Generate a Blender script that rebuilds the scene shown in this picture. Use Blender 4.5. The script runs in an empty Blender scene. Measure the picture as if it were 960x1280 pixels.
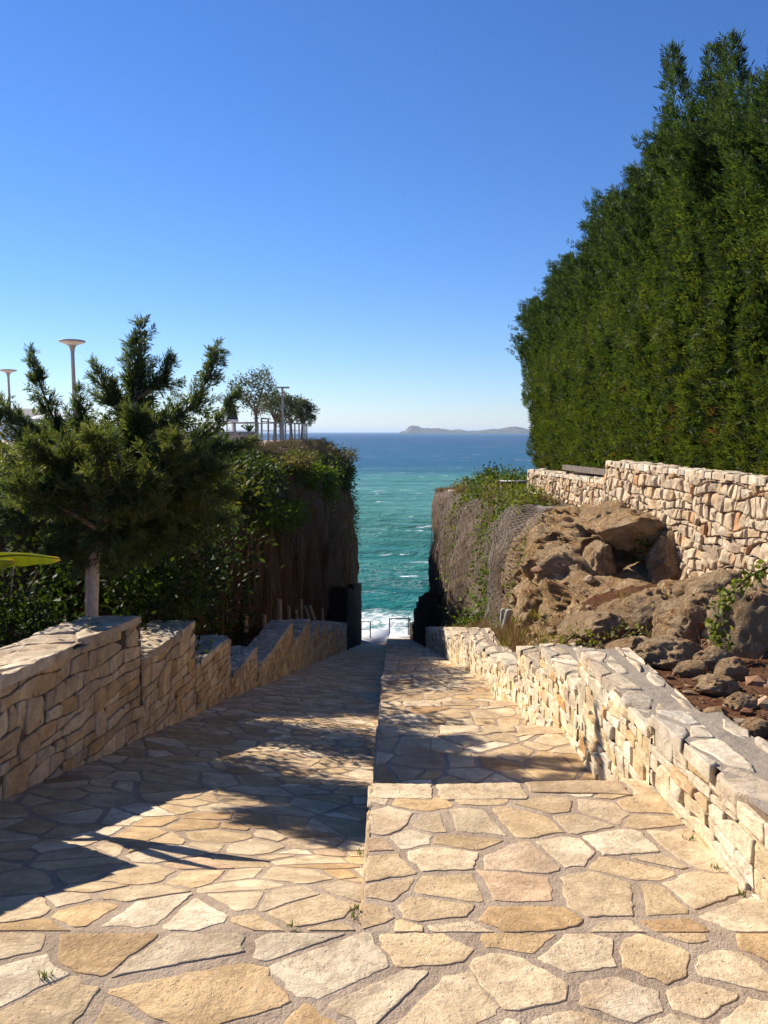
import bpy, math, random
import numpy as np
from mathutils import Vector, noise

R = math.radians
rng = np.random.default_rng(11)
random.seed(5)
scn = bpy.context.scene
COL = scn.collection

# ------------------------------------------------------------------ camera maths
PITCH = R(5.95)
F_PX = 960.0
def ray(px, py):
    a = (px - 480) / F_PX; b = (py - 640) / F_PX
    return Vector((a, math.cos(PITCH) - b * math.sin(PITCH), -math.sin(PITCH) - b * math.cos(PITCH)))
def at(px, py, y):
    d = ray(px, py); return d * (y / d.y)

def I(y, ks, vs): return np.interp(y, ks, vs)
def xL(y): return I(y, [2.4, 4.2, 6.8, 10, 43], [-2.2, -2.18, -2.05, -1.95, -1.34])     # inner face of the left wall
def xR(y): return I(y, [2.4, 3.6, 5, 22, 43], [1.29, 1.29, 1.32, 1.37, 1.55])           # inner face of the right wall
def xE(y): return -0.073 + 0.0062 * (np.asarray(y, float) - 2.3)                         # joint of ramp and steps
EDGE_Y = [2.3, 3.65, 5.65, 7.6, 10.2] + [10.2 + 2.07 * k for k in range(1, 17)]
EDGE_Z = [-1.6, -1.735, -2.23, -2.73, -3.3] + [-3.3 - 0.258 * 2.07 * k for k in range(1, 17)]
STEP_Z0 = [-1.6, -2.09, -2.64, -3.06] + [z - 0.41 for z in EDGE_Z[4:-1]]
Y_END = EDGE_Y[-1]
ZE = EDGE_Z[-1] - 0.33
def zr(y): return I(y, [-30, 2.32, 2.6, 3.65, 5.65, 7.65, 9.9, Y_END, 60], [-1.6, -1.6, -1.655, -1.95, -2.44, -2.9, -3.46, ZE, ZE])      # ramp beside the left wall
def zj(y): return I(y, [-30, 2.32, 2.6, 3.65, 5.65, 7.6, 10.2, Y_END, 60], [-1.6, -1.6, -1.67, -2.11, -2.67, -3.09, -3.74, ZE, ZE])   # ramp beside the steps

# ------------------------------------------------------------------ mesh builder
class MB:
    def __init__(s): s.v = []; s.f = []; s.c = []; s.n = 0; s.mi = []
    def add(s, verts, faces, tint=(1, 1, 1), mi=0):
        verts = np.asarray(verts, float).reshape(-1, 3)
        t = np.asarray(tint, float)
        if t.ndim == 1: t = np.tile(t, (len(verts), 1))
        s.v.append(verts); s.c.append(t)
        if isinstance(faces, np.ndarray): faces = [faces]
        for f in faces:
            f = np.asarray(f, np.int64)
            if f.ndim == 1: f = f[None]
            s.f.append(f + s.n); s.mi.append(np.full(len(f), mi))
        s.n += len(verts)
    def build(s, name, mats, parent=None, smooth=True):
        me = bpy.data.meshes.new(name)
        v = np.concatenate(s.v); c = np.concatenate(s.c)
        tot = np.concatenate([np.full(len(f), f.shape[1]) for f in s.f])
        loops = np.concatenate([f.ravel() for f in s.f])
        start = np.concatenate([[0], np.cumsum(tot)[:-1]])
        me.vertices.add(len(v)); me.vertices.foreach_set('co', v.ravel())
        me.loops.add(len(loops)); me.loops.foreach_set('vertex_index', loops.astype(np.int32))
        me.polygons.add(len(tot)); me.polygons.foreach_set('loop_start', start.astype(np.int32))
        me.polygons.foreach_set('loop_total', tot.astype(np.int32))
        me.polygons.foreach_set('material_index', np.concatenate(s.mi).astype(np.int32))
        me.polygons.foreach_set('use_smooth', np.full(len(tot), smooth))
        at_ = me.attributes.new('tint', 'FLOAT_COLOR', 'POINT')
        at_.data.foreach_set('color', np.concatenate([c, np.ones((len(c), 1))], 1).astype(np.float32).ravel())
        me.update(calc_edges=True); me.validate()
        o = bpy.data.objects.new(name, me); COL.objects.link(o)
        for m in (mats if isinstance(mats, (list, tuple)) else [mats]): me.materials.append(m)
        if parent: o.parent = parent
        return o

def box(mb, lo, hi, tint=(1, 1, 1), mi=0):
    x0, y0, z0 = lo; x1, y1, z1 = hi
    v = [(x0,y0,z0),(x1,y0,z0),(x1,y1,z0),(x0,y1,z0),(x0,y0,z1),(x1,y0,z1),(x1,y1,z1),(x0,y1,z1)]
    mb.add(v, np.array([[0,3,2,1],[4,5,6,7],[0,1,5,4],[1,2,6,5],[2,3,7,6],[3,0,4,7]]), tint, mi)

def tube(mb, pts, rad, n=8, tint=(1, 1, 1), mi=0, cap=True):
    pts = np.asarray(pts, float); m = len(pts)
    rad = np.full(m, rad) if np.isscalar(rad) else np.asarray(rad, float)
    t = np.gradient(pts, axis=0); t /= np.linalg.norm(t, axis=1)[:, None] + 1e-9
    ref = np.array([1.0, 0, 0]) if abs(t[0, 0]) < 0.8 else np.array([0, 1.0, 0])
    a = np.cross(t, ref); a /= np.linalg.norm(a, axis=1)[:, None]; b = np.cross(t, a)
    th = np.linspace(0, 2 * np.pi, n, endpoint=False)
    v = pts[:, None] + rad[:, None, None] * (a[:, None] * np.cos(th)[None, :, None] + b[:, None] * np.sin(th)[None, :, None])
    i = np.arange(m - 1)[:, None]; j = np.arange(n)[None]
    f = np.stack([i*n+j, i*n+(j+1)%n, (i+1)*n+(j+1)%n, (i+1)*n+j], -1).reshape(-1, 4)
    fs = [f]
    if cap: fs += [np.arange(n)[::-1][None], (np.arange(n) + (m-1)*n)[None]]
    mb.add(v.reshape(-1, 3), fs, tint, mi)

def lathe(mb, prof, c=(0, 0, 0), n=20, tint=(1, 1, 1), mi=0):
    prof = np.asarray(prof, float); m = len(prof)
    th = np.linspace(0, 2*np.pi, n, endpoint=False)
    v = np.stack([prof[:, 0, None]*np.cos(th), prof[:, 0, None]*np.sin(th), np.repeat(prof[:, 1, None], n, 1)], -1).reshape(-1, 3) + np.array(c)
    i = np.arange(m-1)[:, None]; j = np.arange(n)[None]
    mb.add(v, np.stack([i*n+j, i*n+(j+1)%n, (i+1)*n+(j+1)%n, (i+1)*n+j], -1).reshape(-1, 4), tint, mi)

def grid(mb, P, tint=(1, 1, 1), mi=0):
    P = np.asarray(P, float); a, b = P.shape[:2]
    i = np.arange(a-1)[:, None]; j = np.arange(b-1)[None]
    f = np.stack([i*b+j, i*b+j+1, (i+1)*b+j+1, (i+1)*b+j], -1).reshape(-1, 4)
    t = np.asarray(tint, float)
    mb.add(P.reshape(-1, 3), f, t.reshape(-1, 3) if t.ndim > 1 else t, mi)

def tag(o, label=None, cat=None, group=None, kind=None):
    if label: o['label'] = label
    if cat: o['category'] = cat
    if group: o['group'] = group
    if kind: o['kind'] = kind
    return o
def empty(name, loc=(0, 0, 0)):
    o = bpy.data.objects.new(name, None); COL.objects.link(o); o.location = loc
    o.empty_display_size = 0.2
    return o
def copy_tree(o, parent=None):
    c = o.copy(); COL.objects.link(c)
    if parent: c.parent = parent
    for ch in list(o.children): copy_tree(ch, c)
    return c

# ------------------------------------------------------------------ materials
class NT:
    def __init__(s, name):
        s.m = bpy.data.materials.new(name); s.m.use_nodes = True
        s.t = s.m.node_tree; s.t.nodes.clear()
        s.out = s.n('ShaderNodeOutputMaterial')
    def n(s, typ, **kw):
        nd = s.t.nodes.new(typ)
        for k, v in kw.items():
            if hasattr(nd, k) and not k.startswith('i_'): setattr(nd, k, v)
        return nd
    def link(s, a, b): s.t.links.new(a, b)
    def val(s, sock, v):
        if hasattr(v, 'is_output') or isinstance(v, bpy.types.NodeSocket): s.link(v, sock)
        else: sock.default_value = v
    def pos(s): return s.n('ShaderNodeNewGeometry').outputs['Position']
    def attr(s, n='tint'):
        a = s.n('ShaderNodeAttribute'); a.attribute_name = n; return a.outputs['Color']
    def scale(s, vec, k):
        m = s.n('ShaderNodeMapping'); s.link(vec, m.inputs[0]); m.inputs['Scale'].default_value = k; return m.outputs[0]
    def noise(s, vec, sc, det=4, rough=0.55, dist=0.0, col=False):
        t = s.n('ShaderNodeTexNoise'); s.link(vec, t.inputs['Vector'])
        t.inputs['Scale'].default_value = sc; t.inputs['Detail'].default_value = det
        t.inputs['Roughness'].default_value = rough; t.inputs['Distortion'].default_value = dist
        return t.outputs['Color'] if col else t.outputs[0]
    def voro(s, vec, sc, feat='F1', out='Distance'):
        t = s.n('ShaderNodeTexVoronoi'); t.feature = feat; s.link(vec, t.inputs['Vector']); t.inputs['Scale'].default_value = sc
        return t.outputs[out]
    def math(s, op, a, b=0.0, c=0.0, clamp=False):
        m = s.n('ShaderNodeMath'); m.operation = op; m.use_clamp = clamp
        for i, v in enumerate((a, b, c)):
            s.val(m.inputs[i], v)
        return m.outputs[0]
    def ss(s, v, a, b, lo=0.0, hi=1.0):
        m = s.n('ShaderNodeMapRange'); m.interpolation_type = 'SMOOTHSTEP'
        s.val(m.inputs['Value'], v)
        for k, x in (('From Min', a), ('From Max', b), ('To Min', lo), ('To Max', hi)): m.inputs[k].default_value = x
        return m.outputs[0]
    def mix(s, f, a, b, mode='MIX'):
        m = s.n('ShaderNodeMix'); m.data_type = 'RGBA'; m.blend_type = mode
        s.val(m.inputs[0], f)
        for i, v in ((6, a), (7, b)):
            if isinstance(v, tuple): v = (*v, 1) if len(v) == 3 else v
            s.val(m.inputs[i], v)
        return m.outputs[2]
    def bump(s, h, strength=0.5, dist=0.02, prev=None):
        b = s.n('ShaderNodeBump'); s.link(h, b.inputs['Height'])
        b.inputs['Strength'].default_value = strength; b.inputs['Distance'].default_value = dist
        if prev: s.link(prev, b.inputs['Normal'])
        return b.outputs[0]
    def princ(s, col, rough=0.8, normal=None, spec=0.3, metal=0.0):
        p = s.n('ShaderNodeBsdfPrincipled')
        if isinstance(col, tuple): col = (*col, 1)
        s.val(p.inputs['Base Color'], col); s.val(p.inputs['Roughness'], rough)
        p.inputs['Specular IOR Level'].default_value = spec; p.inputs['Metallic'].default_value = metal
        if normal: s.link(normal, p.inputs['Normal'])
        return p.outputs[0]
    def done(s, sh): s.link(sh, s.out.inputs[0]); return s.m

def stone_mat(name, stain=(0.36, 0.20, 0.09), stain_amt=0.45, bump=0.5):
    t = NT(name); p = t.pos(); a = t.attr()
    n1 = t.noise(p, 5.5, 6, 0.6, 0.3); n2 = t.noise(p, 2.3, 5, 0.65, 0.6); n3 = t.noise(p, 42, 5, 0.7)
    pit = t.noise(t.scale(p, (1, 1, 1.7)), 75, 3, 0.6)
    c = t.mix(t.ss(n1, 0.25, 0.8), (0.66, 0.62, 0.58), (1.16, 1.16, 1.16))
    c = t.mix(1.0, a, c, 'MULTIPLY')
    c = t.mix(t.math('MULTIPLY', t.ss(n2, 0.55, 0.75), stain_amt), c, stain)
    grey = t.noise(p, 9.0, 6, 0.7, 0.2)
    c = t.mix(t.math('MULTIPLY', t.ss(grey, 0.58, 0.78), 0.35), c, (0.33, 0.31, 0.28))
    c = t.mix(t.math('MULTIPLY', t.ss(n3, 0.5, 0.75), 0.28), c, (0.78, 0.7, 0.58))
    c = t.mix(t.math('MULTIPLY', t.ss(pit, 0.36, 0.26), 0.6), c, (0.17, 0.11, 0.07))
    big = t.noise(p, 15, 8, 0.72, 0.2)
    c = t.mix(t.math('MULTIPLY', t.ss(big, 0.50, 0.36), 0.35), c, (0.30, 0.19, 0.10))
    h = t.math('ADD', t.math('MULTIPLY', n1, 1.0), t.math('ADD', t.math('MULTIPLY', n3, 0.5), t.math('MULTIPLY', t.ss(pit, 0.26, 0.42), 0.35)))
    lay = t.noise(t.scale(p, (1.0, 1.3, 1.0)), 6, 8, 0.78, 0.4)
    h = t.math('ADD', h, t.math('MULTIPLY', t.ss(lay, 0.44, 0.56), 0.22))
    wear = t.noise(p, 0.85, 6, 0.7, 0.5)
    c = t.mix(t.math('MULTIPLY', t.ss(wear, 0.50, 0.70), 0.42), c, (0.36, 0.235, 0.13))
    spot = t.noise(p, 7.5, 3, 0.5)
    c = t.mix(t.math('MULTIPLY', t.ss(spot, 0.62, 0.70), 0.35), c, (0.24, 0.17, 0.11))
    h = t.math('ADD', h, t.math('MULTIPLY', big, 0.45))
    return t.done(t.princ(c, t.ss(n3, 0.2, 0.8, 0.7, 0.95), t.bump(h, bump, 0.025), 0.2))

def mortar_mat(name, a, b, dark):
    t = NT(name); p = t.pos()
    n1 = t.noise(p, 4, 6, 0.6); n2 = t.noise(p, 130, 3, 0.7); n3 = t.noise(p, 22, 5, 0.7)
    c = t.mix(t.ss(n1, 0.3, 0.7), a, b)
    c = t.mix(t.math('MULTIPLY', t.ss(n3, 0.5, 0.75), 0.5), c, dark)
    c = t.mix(t.math('MULTIPLY', t.ss(n2, 0.6, 0.72), 0.5), c, (0.55, 0.47, 0.38))
    h = t.math('ADD', n3, t.math('MULTIPLY', n2, 0.35))
    return t.done(t.princ(c, 0.95, t.bump(h, 0.8, 0.02), 0.1))

def rock_mat(name, cols, scl=1.0, streak=False, crack=True):
    t = NT(name); p = t.pos()
    q = t.scale(p, (1, 1, 0.3)) if streak else p
    n1 = t.noise(q, 1.3*scl, 7, 0.65, 0.8); n2 = t.noise(q, 4.5*scl, 6, 0.65, 0.5); n3 = t.noise(q, 17*scl, 6, 0.7, 0.3)
    c = t.mix(t.ss(n1, 0.38, 0.62), cols[0], cols[1])
    c = t.mix(t.ss(n2, 0.53, 0.72), c, cols[2])
    c = t.mix(t.math('MULTIPLY', t.ss(n3, 0.5, 0.7), 0.6), c, cols[3])
    h = t.math('ADD', t.math('MULTIPLY', n2, 1.2), n3)
    if crack:
        r = t.math('ABSOLUTE', t.math('SUBTRACT', t.noise(q, 3.1*scl, 8, 0.7, 0.6), 0.5))
        h = t.math('ADD', h, t.math('MULTIPLY', t.ss(r, 0, 0.09), 1.1))
    h = t.math('ADD', h, t.math('MULTIPLY', t.noise(p, 60*scl, 4, 0.7), 0.35))
    return t.done(t.princ(c, 0.95, t.bump(h, 1.0, 0.09), 0.12))

def leaf_mat(name, rough=0.5, trans=0.28, spec=0.35, tcol=(1.5, 1.6, 0.5)):
    t = NT(name); a = t.attr(); p = t.pos()
    n = t.noise(p, 3.0, 3)
    c = t.mix(1.0, a, t.mix(t.ss(n, 0.3, 0.7), (0.75, 0.78, 0.75), (1.2, 1.18, 1.1)), 'MULTIPLY')
    pr = t.princ(c, rough, None, spec)
    tr = t.n('ShaderNodeBsdfTranslucent'); t.link(t.mix(1.0, c, tcol, 'MULTIPLY'), tr.inputs[0])
    m = t.n('ShaderNodeMixShader'); m.inputs[0].default_value = trans
    t.link(pr, m.inputs[1]); t.link(tr.outputs[0], m.inputs[2])
    return t.done(m.outputs[0])

def plain(name, col, rough=0.6, spec=0.3, metal=0.0, var=0.15, sc=12, bump=0.15):
    t = NT(name); p = t.pos(); n = t.noise(p, sc, 5, 0.65)
    c = t.mix(t.ss(n, 0.3, 0.7), tuple(x*(1-var) for x in col), tuple(min(1, x*(1+var)) for x in col))
    return t.done(t.princ(c, rough, t.bump(n, bump, 0.01), spec, metal))

M_PAVE = stone_mat('paving stone', stain=(0.40, 0.22, 0.09), stain_amt=0.5, bump=0.6)
M_WALL = stone_mat('rubble wall stone', stain=(0.40, 0.24, 0.10), stain_amt=0.4, bump=0.7)
M_MORT = mortar_mat('paving mortar', (0.42, 0.325, 0.235), (0.32, 0.24, 0.17), (0.22, 0.15, 0.10))
M_WMORT = mortar_mat('wall mortar', (0.20, 0.14, 0.09), (0.15, 0.105, 0.07), (0.08, 0.055, 0.035))
M_CMORT = mortar_mat('coping cement', (0.36, 0.295, 0.225), (0.28, 0.235, 0.185), (0.18, 0.145, 0.11))
M_UMORT = mortar_mat('lime mortar', (0.42, 0.34, 0.25), (0.34, 0.27, 0.2), (0.2, 0.14, 0.09))
M_EARTH = rock_mat('red earth', ((0.22, 0.085, 0.04), (0.28, 0.145, 0.075), (0.13, 0.055, 0.028), (0.38, 0.25, 0.15)), 2.6)
M_ROCK = rock_mat('ochre limestone rock', ((0.58, 0.36, 0.17), (0.68, 0.49, 0.29), (0.42, 0.19, 0.075), (0.74, 0.60, 0.42)), 1.6)
M_GROCK = rock_mat('grey brown cliff rock', ((0.20, 0.14, 0.095), (0.28, 0.21, 0.15), (0.13, 0.09, 0.06), (0.34, 0.26, 0.19)), 0.9, True)
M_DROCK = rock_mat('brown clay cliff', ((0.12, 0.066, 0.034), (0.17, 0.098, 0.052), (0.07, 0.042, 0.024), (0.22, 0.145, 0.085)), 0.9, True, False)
M_BOULD2 = stone_mat('earth stained stone', stain=(0.26, 0.12, 0.055), stain_amt=0.75, bump=0.8)
M_BOULD = rock_mat('boulder limestone', ((0.60, 0.385, 0.20), (0.70, 0.51, 0.31), (0.46, 0.22, 0.085), (0.74, 0.60, 0.42)), 2.4)
M_CYP = leaf_mat('cypress foliage', 0.6, 0.46, 0.2, (1.7, 1.6, 0.6))
M_LEAF = leaf_mat('broad leaf', 0.6, 0.35, 0.2)
M_DRY = leaf_mat('dry plant', 0.8, 0.2, 0.1, (1.1, 1.0, 0.8))
M_OLIVE = leaf_mat('grey green leaf', 0.6, 0.25, 0.3)
M_BARK = plain('bark', (0.16, 0.11, 0.075), 0.9, 0.1, var=0.4, sc=25, bump=0.8)
M_OBARK = plain('grey olive bark', (0.12, 0.105, 0.09), 0.9, 0.1, var=0.35, sc=20, bump=0.6)
M_PALEBARK = plain('pale bark', (0.50, 0.43, 0.34), 0.85, 0.15, var=0.2, sc=18, bump=0.5)
M_METAL = plain('grey painted steel', (0.20, 0.20, 0.19), 0.5, 0.4, 0.3)
M_DARKM = plain('dark rail steel', (0.05, 0.05, 0.05), 0.5, 0.4, 0.3)
M_LAMP = plain('lamp post concrete grey', (0.33, 0.31, 0.28), 0.6)
M_GLASS = plain('lamp frosted diffuser', (0.5, 0.46, 0.40), 0.4)
M_CONC = plain('weathered concrete', (0.33, 0.31, 0.29), 0.9, 0.15, var=0.3, sc=3, bump=0.5)
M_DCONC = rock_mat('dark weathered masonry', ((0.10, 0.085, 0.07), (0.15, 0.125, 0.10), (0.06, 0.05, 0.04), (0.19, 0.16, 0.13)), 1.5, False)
M_PCONC = plain('pale landing concrete', (0.55, 0.55, 0.55), 0.8, 0.2, var=0.15, sc=1.5, bump=0.3)
M_WOOD = plain('sawn wood', (0.45, 0.34, 0.23), 0.8, 0.15, var=0.25, sc=20)
M_BROWN = plain('brown stained wood', (0.16, 0.09, 0.06), 0.8, 0.15, var=0.25, sc=20)
M_NAVY = plain('navy canvas', (0.015, 0.02, 0.06), 0.9, 0.1)
M_WHITE = plain('white paint', (0.75, 0.74, 0.71), 0.7, 0.2, var=0.06)
M_PINK = plain('pink paving', (0.55, 0.43, 0.36), 0.85, 0.2, var=0.1, sc=3)
M_SKIN = plain('skin', (0.42, 0.25, 0.17), 0.6)
M_CLOTH = plain('dark cloth', (0.03, 0.035, 0.05), 0.9)
M_NET = plain('rusty galvanised wire', (0.19, 0.155, 0.13), 0.7, 0.3, 0.2)
M_BLUEG = plain('blue shaded window', (0.12, 0.18, 0.28), 0.3)

# ------------------------------------------------------------------ irregular stones
def clip(poly, nx, ny, d):
    out = []; k = len(poly)
    for i in range(k):
        p = poly[i]; q = poly[(i+1) % k]
        a = p[0]*nx + p[1]*ny - d; b = q[0]*nx + q[1]*ny - d
        if a <= 0: out.append(p)
        if (a < 0 < b) or (b < 0 < a):
            t = a / (a - b); out.append((p[0] + t*(q[0]-p[0]), p[1] + t*(q[1]-p[1])))
    return out

def cells(W, H, cw, ch, gap, jit=0.42, drop=0.2, edge=0.35, rg=rng):
    """irregular polygons filling a W x H rectangle, with a joint of about `gap` between them"""
    s = cw / ch; nx = max(1, round(W / cw)); ny = max(1, round(H / ch))
    pts = []
    for j in range(-1, ny + 1):
        for i in range(-1, nx + 1):
            if rg.random() < drop and 0 <= i < nx and 0 <= j < ny: continue
            u = (i + 0.5 + (0.5 if j % 2 else 0) - 0.25 + rg.uniform(-jit, jit)) * W / nx
            v = (j + 0.5 + rg.uniform(-jit, jit)) * H / ny
            pts.append((u, v, rg.uniform(-0.26, 0.26) * cw * cw))
    P = np.array(pts); out = []
    for k in range(len(P)):
        u, v, w = P[k]
        d2 = (P[:, 0]-u)**2 + ((P[:, 1]-v)*s)**2
        idx = np.argsort(d2)[1:22]
        m = gap * edge
        poly = [(m, m), (W-m, m), (W-m, H-m), (m, H-m)]
        for q in idx:
            a = P[q, 0]-u; b = (P[q, 1]-v)*s
            c = 0.5*((P[q, 0]**2 + (P[q, 1]*s)**2) - (u*u + (v*s)**2)) + 0.5*(w - P[q, 2])
            A, B = a, b*s; L = math.hypot(A, B)
            g = gap * rg.uniform(0.12, 1.05)
            poly = clip(poly, A/L, B/L, c/L - g*0.5)
            if len(poly) < 3: break
        if len(poly) < 3: continue
        area = 0.5*abs(sum(poly[i][0]*poly[(i+1)%len(poly)][1] - poly[(i+1)%len(poly)][0]*poly[i][1] for i in range(len(poly))))
        if area < 0.06*cw*ch: continue
        out.append(poly)
    return out

def courses(L, H, hmin, hmax, lmin, lmax, gap, big=0.2, slant=0.0, wavy=0.25, rg=rng):
    """rubble laid in rough uneven courses; now and then one stone rises through two of them"""
    out = []; v = 0.0; sd = rg.uniform(0, 99)
    ys = [0.0]
    while ys[-1] < H: ys.append(ys[-1] + rg.uniform(hmin, hmax))
    if len(ys) % 2 == 0: ys.append(ys[-1] + rg.uniform(hmin, hmax))
    hm = (hmin + hmax)/2
    def yb(k, u): return ys[k] + (wavy*hm*noise.noise(Vector((u*2.2, k*3.1, sd))) if 0 < k else 0)
    def put(u0, u1, k0, k1, s0, s1):
        g = gap*rg.uniform(0.3, 1.0)*0.5
        j = lambda: rg.uniform(-0.12, 0.12)*hm
        hh = ys[k1]-ys[k0]
        a, b, c, d = (u0+g - s0*hh/2, yb(k0, u0)+g), (u1-g - s1*hh/2, yb(k0, u1)+g), (u1-g + s1*hh/2, yb(k1, u1)-g), (u0+g + s0*hh/2, yb(k1, u0)-g)
        p = [a, ((a[0]+b[0])/2, yb(k0, (u0+u1)/2)+g), (b[0]+j(), b[1]), (c[0]+j(), c[1]), ((c[0]+d[0])/2, yb(k1, (u0+u1)/2)-g), d]
        if rg.random() < 0.3: p = p[:2] + [(p[2][0]-0.25*(u1-u0), p[2][1])] + [(p[2][0], p[2][1]+0.35*hh)] + p[3:]
        p = [(min(max(x, 0.002), L-0.002), max(y, 0.002)) for x, y in p]
        if p[3][0] - p[0][0] > 0.03: out.append(p)
    for k in range(0, len(ys)-2, 2):
        u = -rg.uniform(0, lmax)
        while u < L:
            if rg.random() < big:
                l = rg.uniform(lmin*0.9, lmax*0.8); sa = slant + rg.uniform(-0.12, 0.12)
                if u + l > 0.02: put(max(u, 0.0), min(u+l, L), k, k+2, sa if u > 0 else 0, sa if u+l < L else 0)
                u += l
            else:
                S = rg.uniform(lmax, lmax*2.2)
                for kk in (k, k+1):
                    w = u; e = u + S
                    while w < e - 1e-6:
                        l = rg.uniform(lmin, lmax)
                        if e - (w+l) < lmin*0.7: l = e - w
                        sa = slant + rg.uniform(-0.2, 0.2)
                        if w + l > 0.02 and w < L - 0.02: put(max(w, 0.0), min(w+l, L), kk, kk+1, sa if w > u + 0.01 else slant, sa if w+l < e - 0.01 else slant)
                        w += l
                u += S
    return out

def outline(poly, step, rough, cut, rg=rng):
    p = np.array(poly)
    q = []
    for i in range(len(p)):
        a, b, c = p[i-1], p[i], p[(i+1) % len(p)]
        k1 = min(0.4, cut*rg.uniform(0.4, 1.6))
        q += [b + (a-b)*k1, b + (c-b)*k1*rg.uniform(0.6, 1.2)]
    q = np.array(q); r = []
    for i in range(len(q)):
        a = q[i]; b = q[(i+1) % len(q)]; L = np.linalg.norm(b-a); n = max(1, int(L/step))
        for t in np.arange(n)/n: r.append(a + (b-a)*t)
    r = np.array(r); c = r.mean(0); s = rg.uniform(0, 99)
    sz = np.sqrt(((r-c)**2).sum(1)).mean()
    k = np.array([0.8*noise.noise(Vector((x*2.0/sz, y*2.0/sz, s))) + 0.6*noise.noise(Vector((x*5/sz, y*5/sz, s))) + 0.4*noise.noise(Vector((x*11/sz, y*11/sz, s))) for x, y in r])
    return c + (r-c)*(1 + rough*k)[:, None]

RINGS_FLAT = [(1.0, -0.8, 0), (0.998, 0.45, 0), (0.985, 0.85, 0.3), (0.955, 1.0, 0.6), (0.82, 1.0, 1.0), (0.62, 1.0, 1.2), (0.38, 1.0, 1.2)]
RINGS_BULGE = [(1.0, -0.5, 0), (0.99, 0.45, 0.3), (0.955, 0.85, 0.7), (0.88, 1.0, 1), (0.66, 1.04, 1.3), (0.36, 1.05, 1.3)]
RINGS_ROUND = [(1.0, -0.5, 0), (0.985, 0.3, 0.2), (0.94, 0.68, 0.6), (0.84, 0.93, 1), (0.62, 1.05, 1.2), (0.32, 1.1, 1.2)]
def lay_stones(mb, polys, fmap, height, tints, mi, rings=RINGS_FLAT, step=0.05, rough=0.12, cut=0.045, hvar=0.4, wob=0.5, tilt=0.0, rg=rng):
    for poly in polys:
        o = outline(poly, step, rough, cut, rg); c = o.mean(0); n = len(o)
        h = height*(1 + rg.uniform(-hvar, hvar)); s = rg.uniform(0, 99)
        tx, ty = rg.normal(0, tilt, 2) if tilt else (0, 0)
        V = []
        for k, hh, wk in rings:
            p = c + (o-c)*k
            w = np.array([noise.noise(Vector((a*9, b*9, s))) for a, b in p])*wob*wk if wk else 0
            V.append(np.column_stack([p, h*(hh + w) + (p-c) @ np.array([tx, ty])]))
        V.append(np.array([[c[0], c[1], h*rings[-1][1]]]))
        V = np.concatenate(V); m = len(rings)
        i = np.arange(m-1)[:, None]; j = np.arange(n)[None]
        f = np.stack([i*n+j, i*n+(j+1)%n, (i+1)*n+(j+1)%n, (i+1)*n+j], -1).reshape(-1, 4)
        jj = np.arange(n); f3 = np.stack([(m-1)*n+jj, (m-1)*n+(jj+1)%n, np.full(n, m*n)], -1)
        mb.add(fmap(V[:, 0], V[:, 1], V[:, 2]), [f, f3], tints(rg), mi)

def palette(cs, ws, var=0.14):
    cs = np.array(cs)*np.array([1.06, 1.03, 0.95]); ws = np.array(ws, float); ws /= ws.sum()
    def f(rg):
        a = cs[rg.choice(len(cs), p=ws)]; b = cs[rg.choice(len(cs), p=ws)]
        t = rg.uniform(0, 0.4)
        return (a*(1-t) + b*t)*(1 + rg.uniform(-var, var))
    return f
PAL_PAVE = palette([(0.60, 0.455, 0.28), (0.64, 0.52, 0.36), (0.55, 0.38, 0.20), (0.72, 0.62, 0.47), (0.55, 0.39, 0.265), (0.42, 0.26, 0.125)], [6, 5, 3, 2.5, 1.2, 0.9])
PAL_NOSE = palette([(0.68, 0.56, 0.40), (0.64, 0.50, 0.32), (0.56, 0.42, 0.27)], [4, 3, 1.5])
PAL_LEFT = palette([(0.71, 0.56, 0.37), (0.76, 0.63, 0.45), (0.66, 0.46, 0.25), (0.58, 0.47, 0.34), (0.50, 0.34, 0.17)], [5, 5, 3, 1.5, 0.7])
PAL_RIGHT = palette([(0.76, 0.68, 0.54), (0.74, 0.62, 0.42), (0.66, 0.49, 0.27), (0.66, 0.60, 0.51), (0.54, 0.31, 0.12)], [7, 5, 2.5, 1.5, 0.5])
PAL_UP = palette([(0.60, 0.49, 0.355), (0.64, 0.545, 0.42), (0.54, 0.39, 0.24), (0.45, 0.36, 0.28), (0.48, 0.26, 0.13)], [5, 4, 3, 2, 1.1])
PAL_CAP = palette([(0.66, 0.58, 0.46), (0.60, 0.50, 0.38), (0.48, 0.44, 0.39)], [4, 3, 2])

# ------------------------------------------------------------------ paving: landing, ramp, steps
def sheet(mb, u0, u1, v0, v1, fmap, nu, nv, mi):
    U, V = np.meshgrid(np.linspace(u0, u1, nu), np.linspace(v0, v1, nv))
    grid(mb, fmap(U.ravel(), V.ravel(), np.zeros(U.size)).reshape(nv, nu, 3), mi=mi)

def wav(u, v): return (0.012*np.sin(u*2.1 + v*1.3) + 0.008*np.sin(u*4.3 - v*2.9 + 1))*np.clip(np.abs(np.asarray(v) - 2.315)/0.5, 0, 1)

mb = MB()
def f_land(u, v, h): return np.column_stack([u - 2.6, v - 2.0, -1.6 + h + 0.6*wav(u, v - 2.0)])
sheet(mb, 0, 4.4, 0, 4.32, f_land, 30, 30, 1)
lay_stones(mb, cells(4.4, 4.315, 0.215, 0.185, 0.052, drop=0.3, edge=0.15), f_land, 0.0034, PAL_PAVE, 0, step=0.022, tilt=0.004)
tag(mb.build('landing', [M_PAVE, M_MORT]), 'crazy paved top landing of cream and tan stones with wide mortar joints', 'landing', kind='structure')

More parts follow.
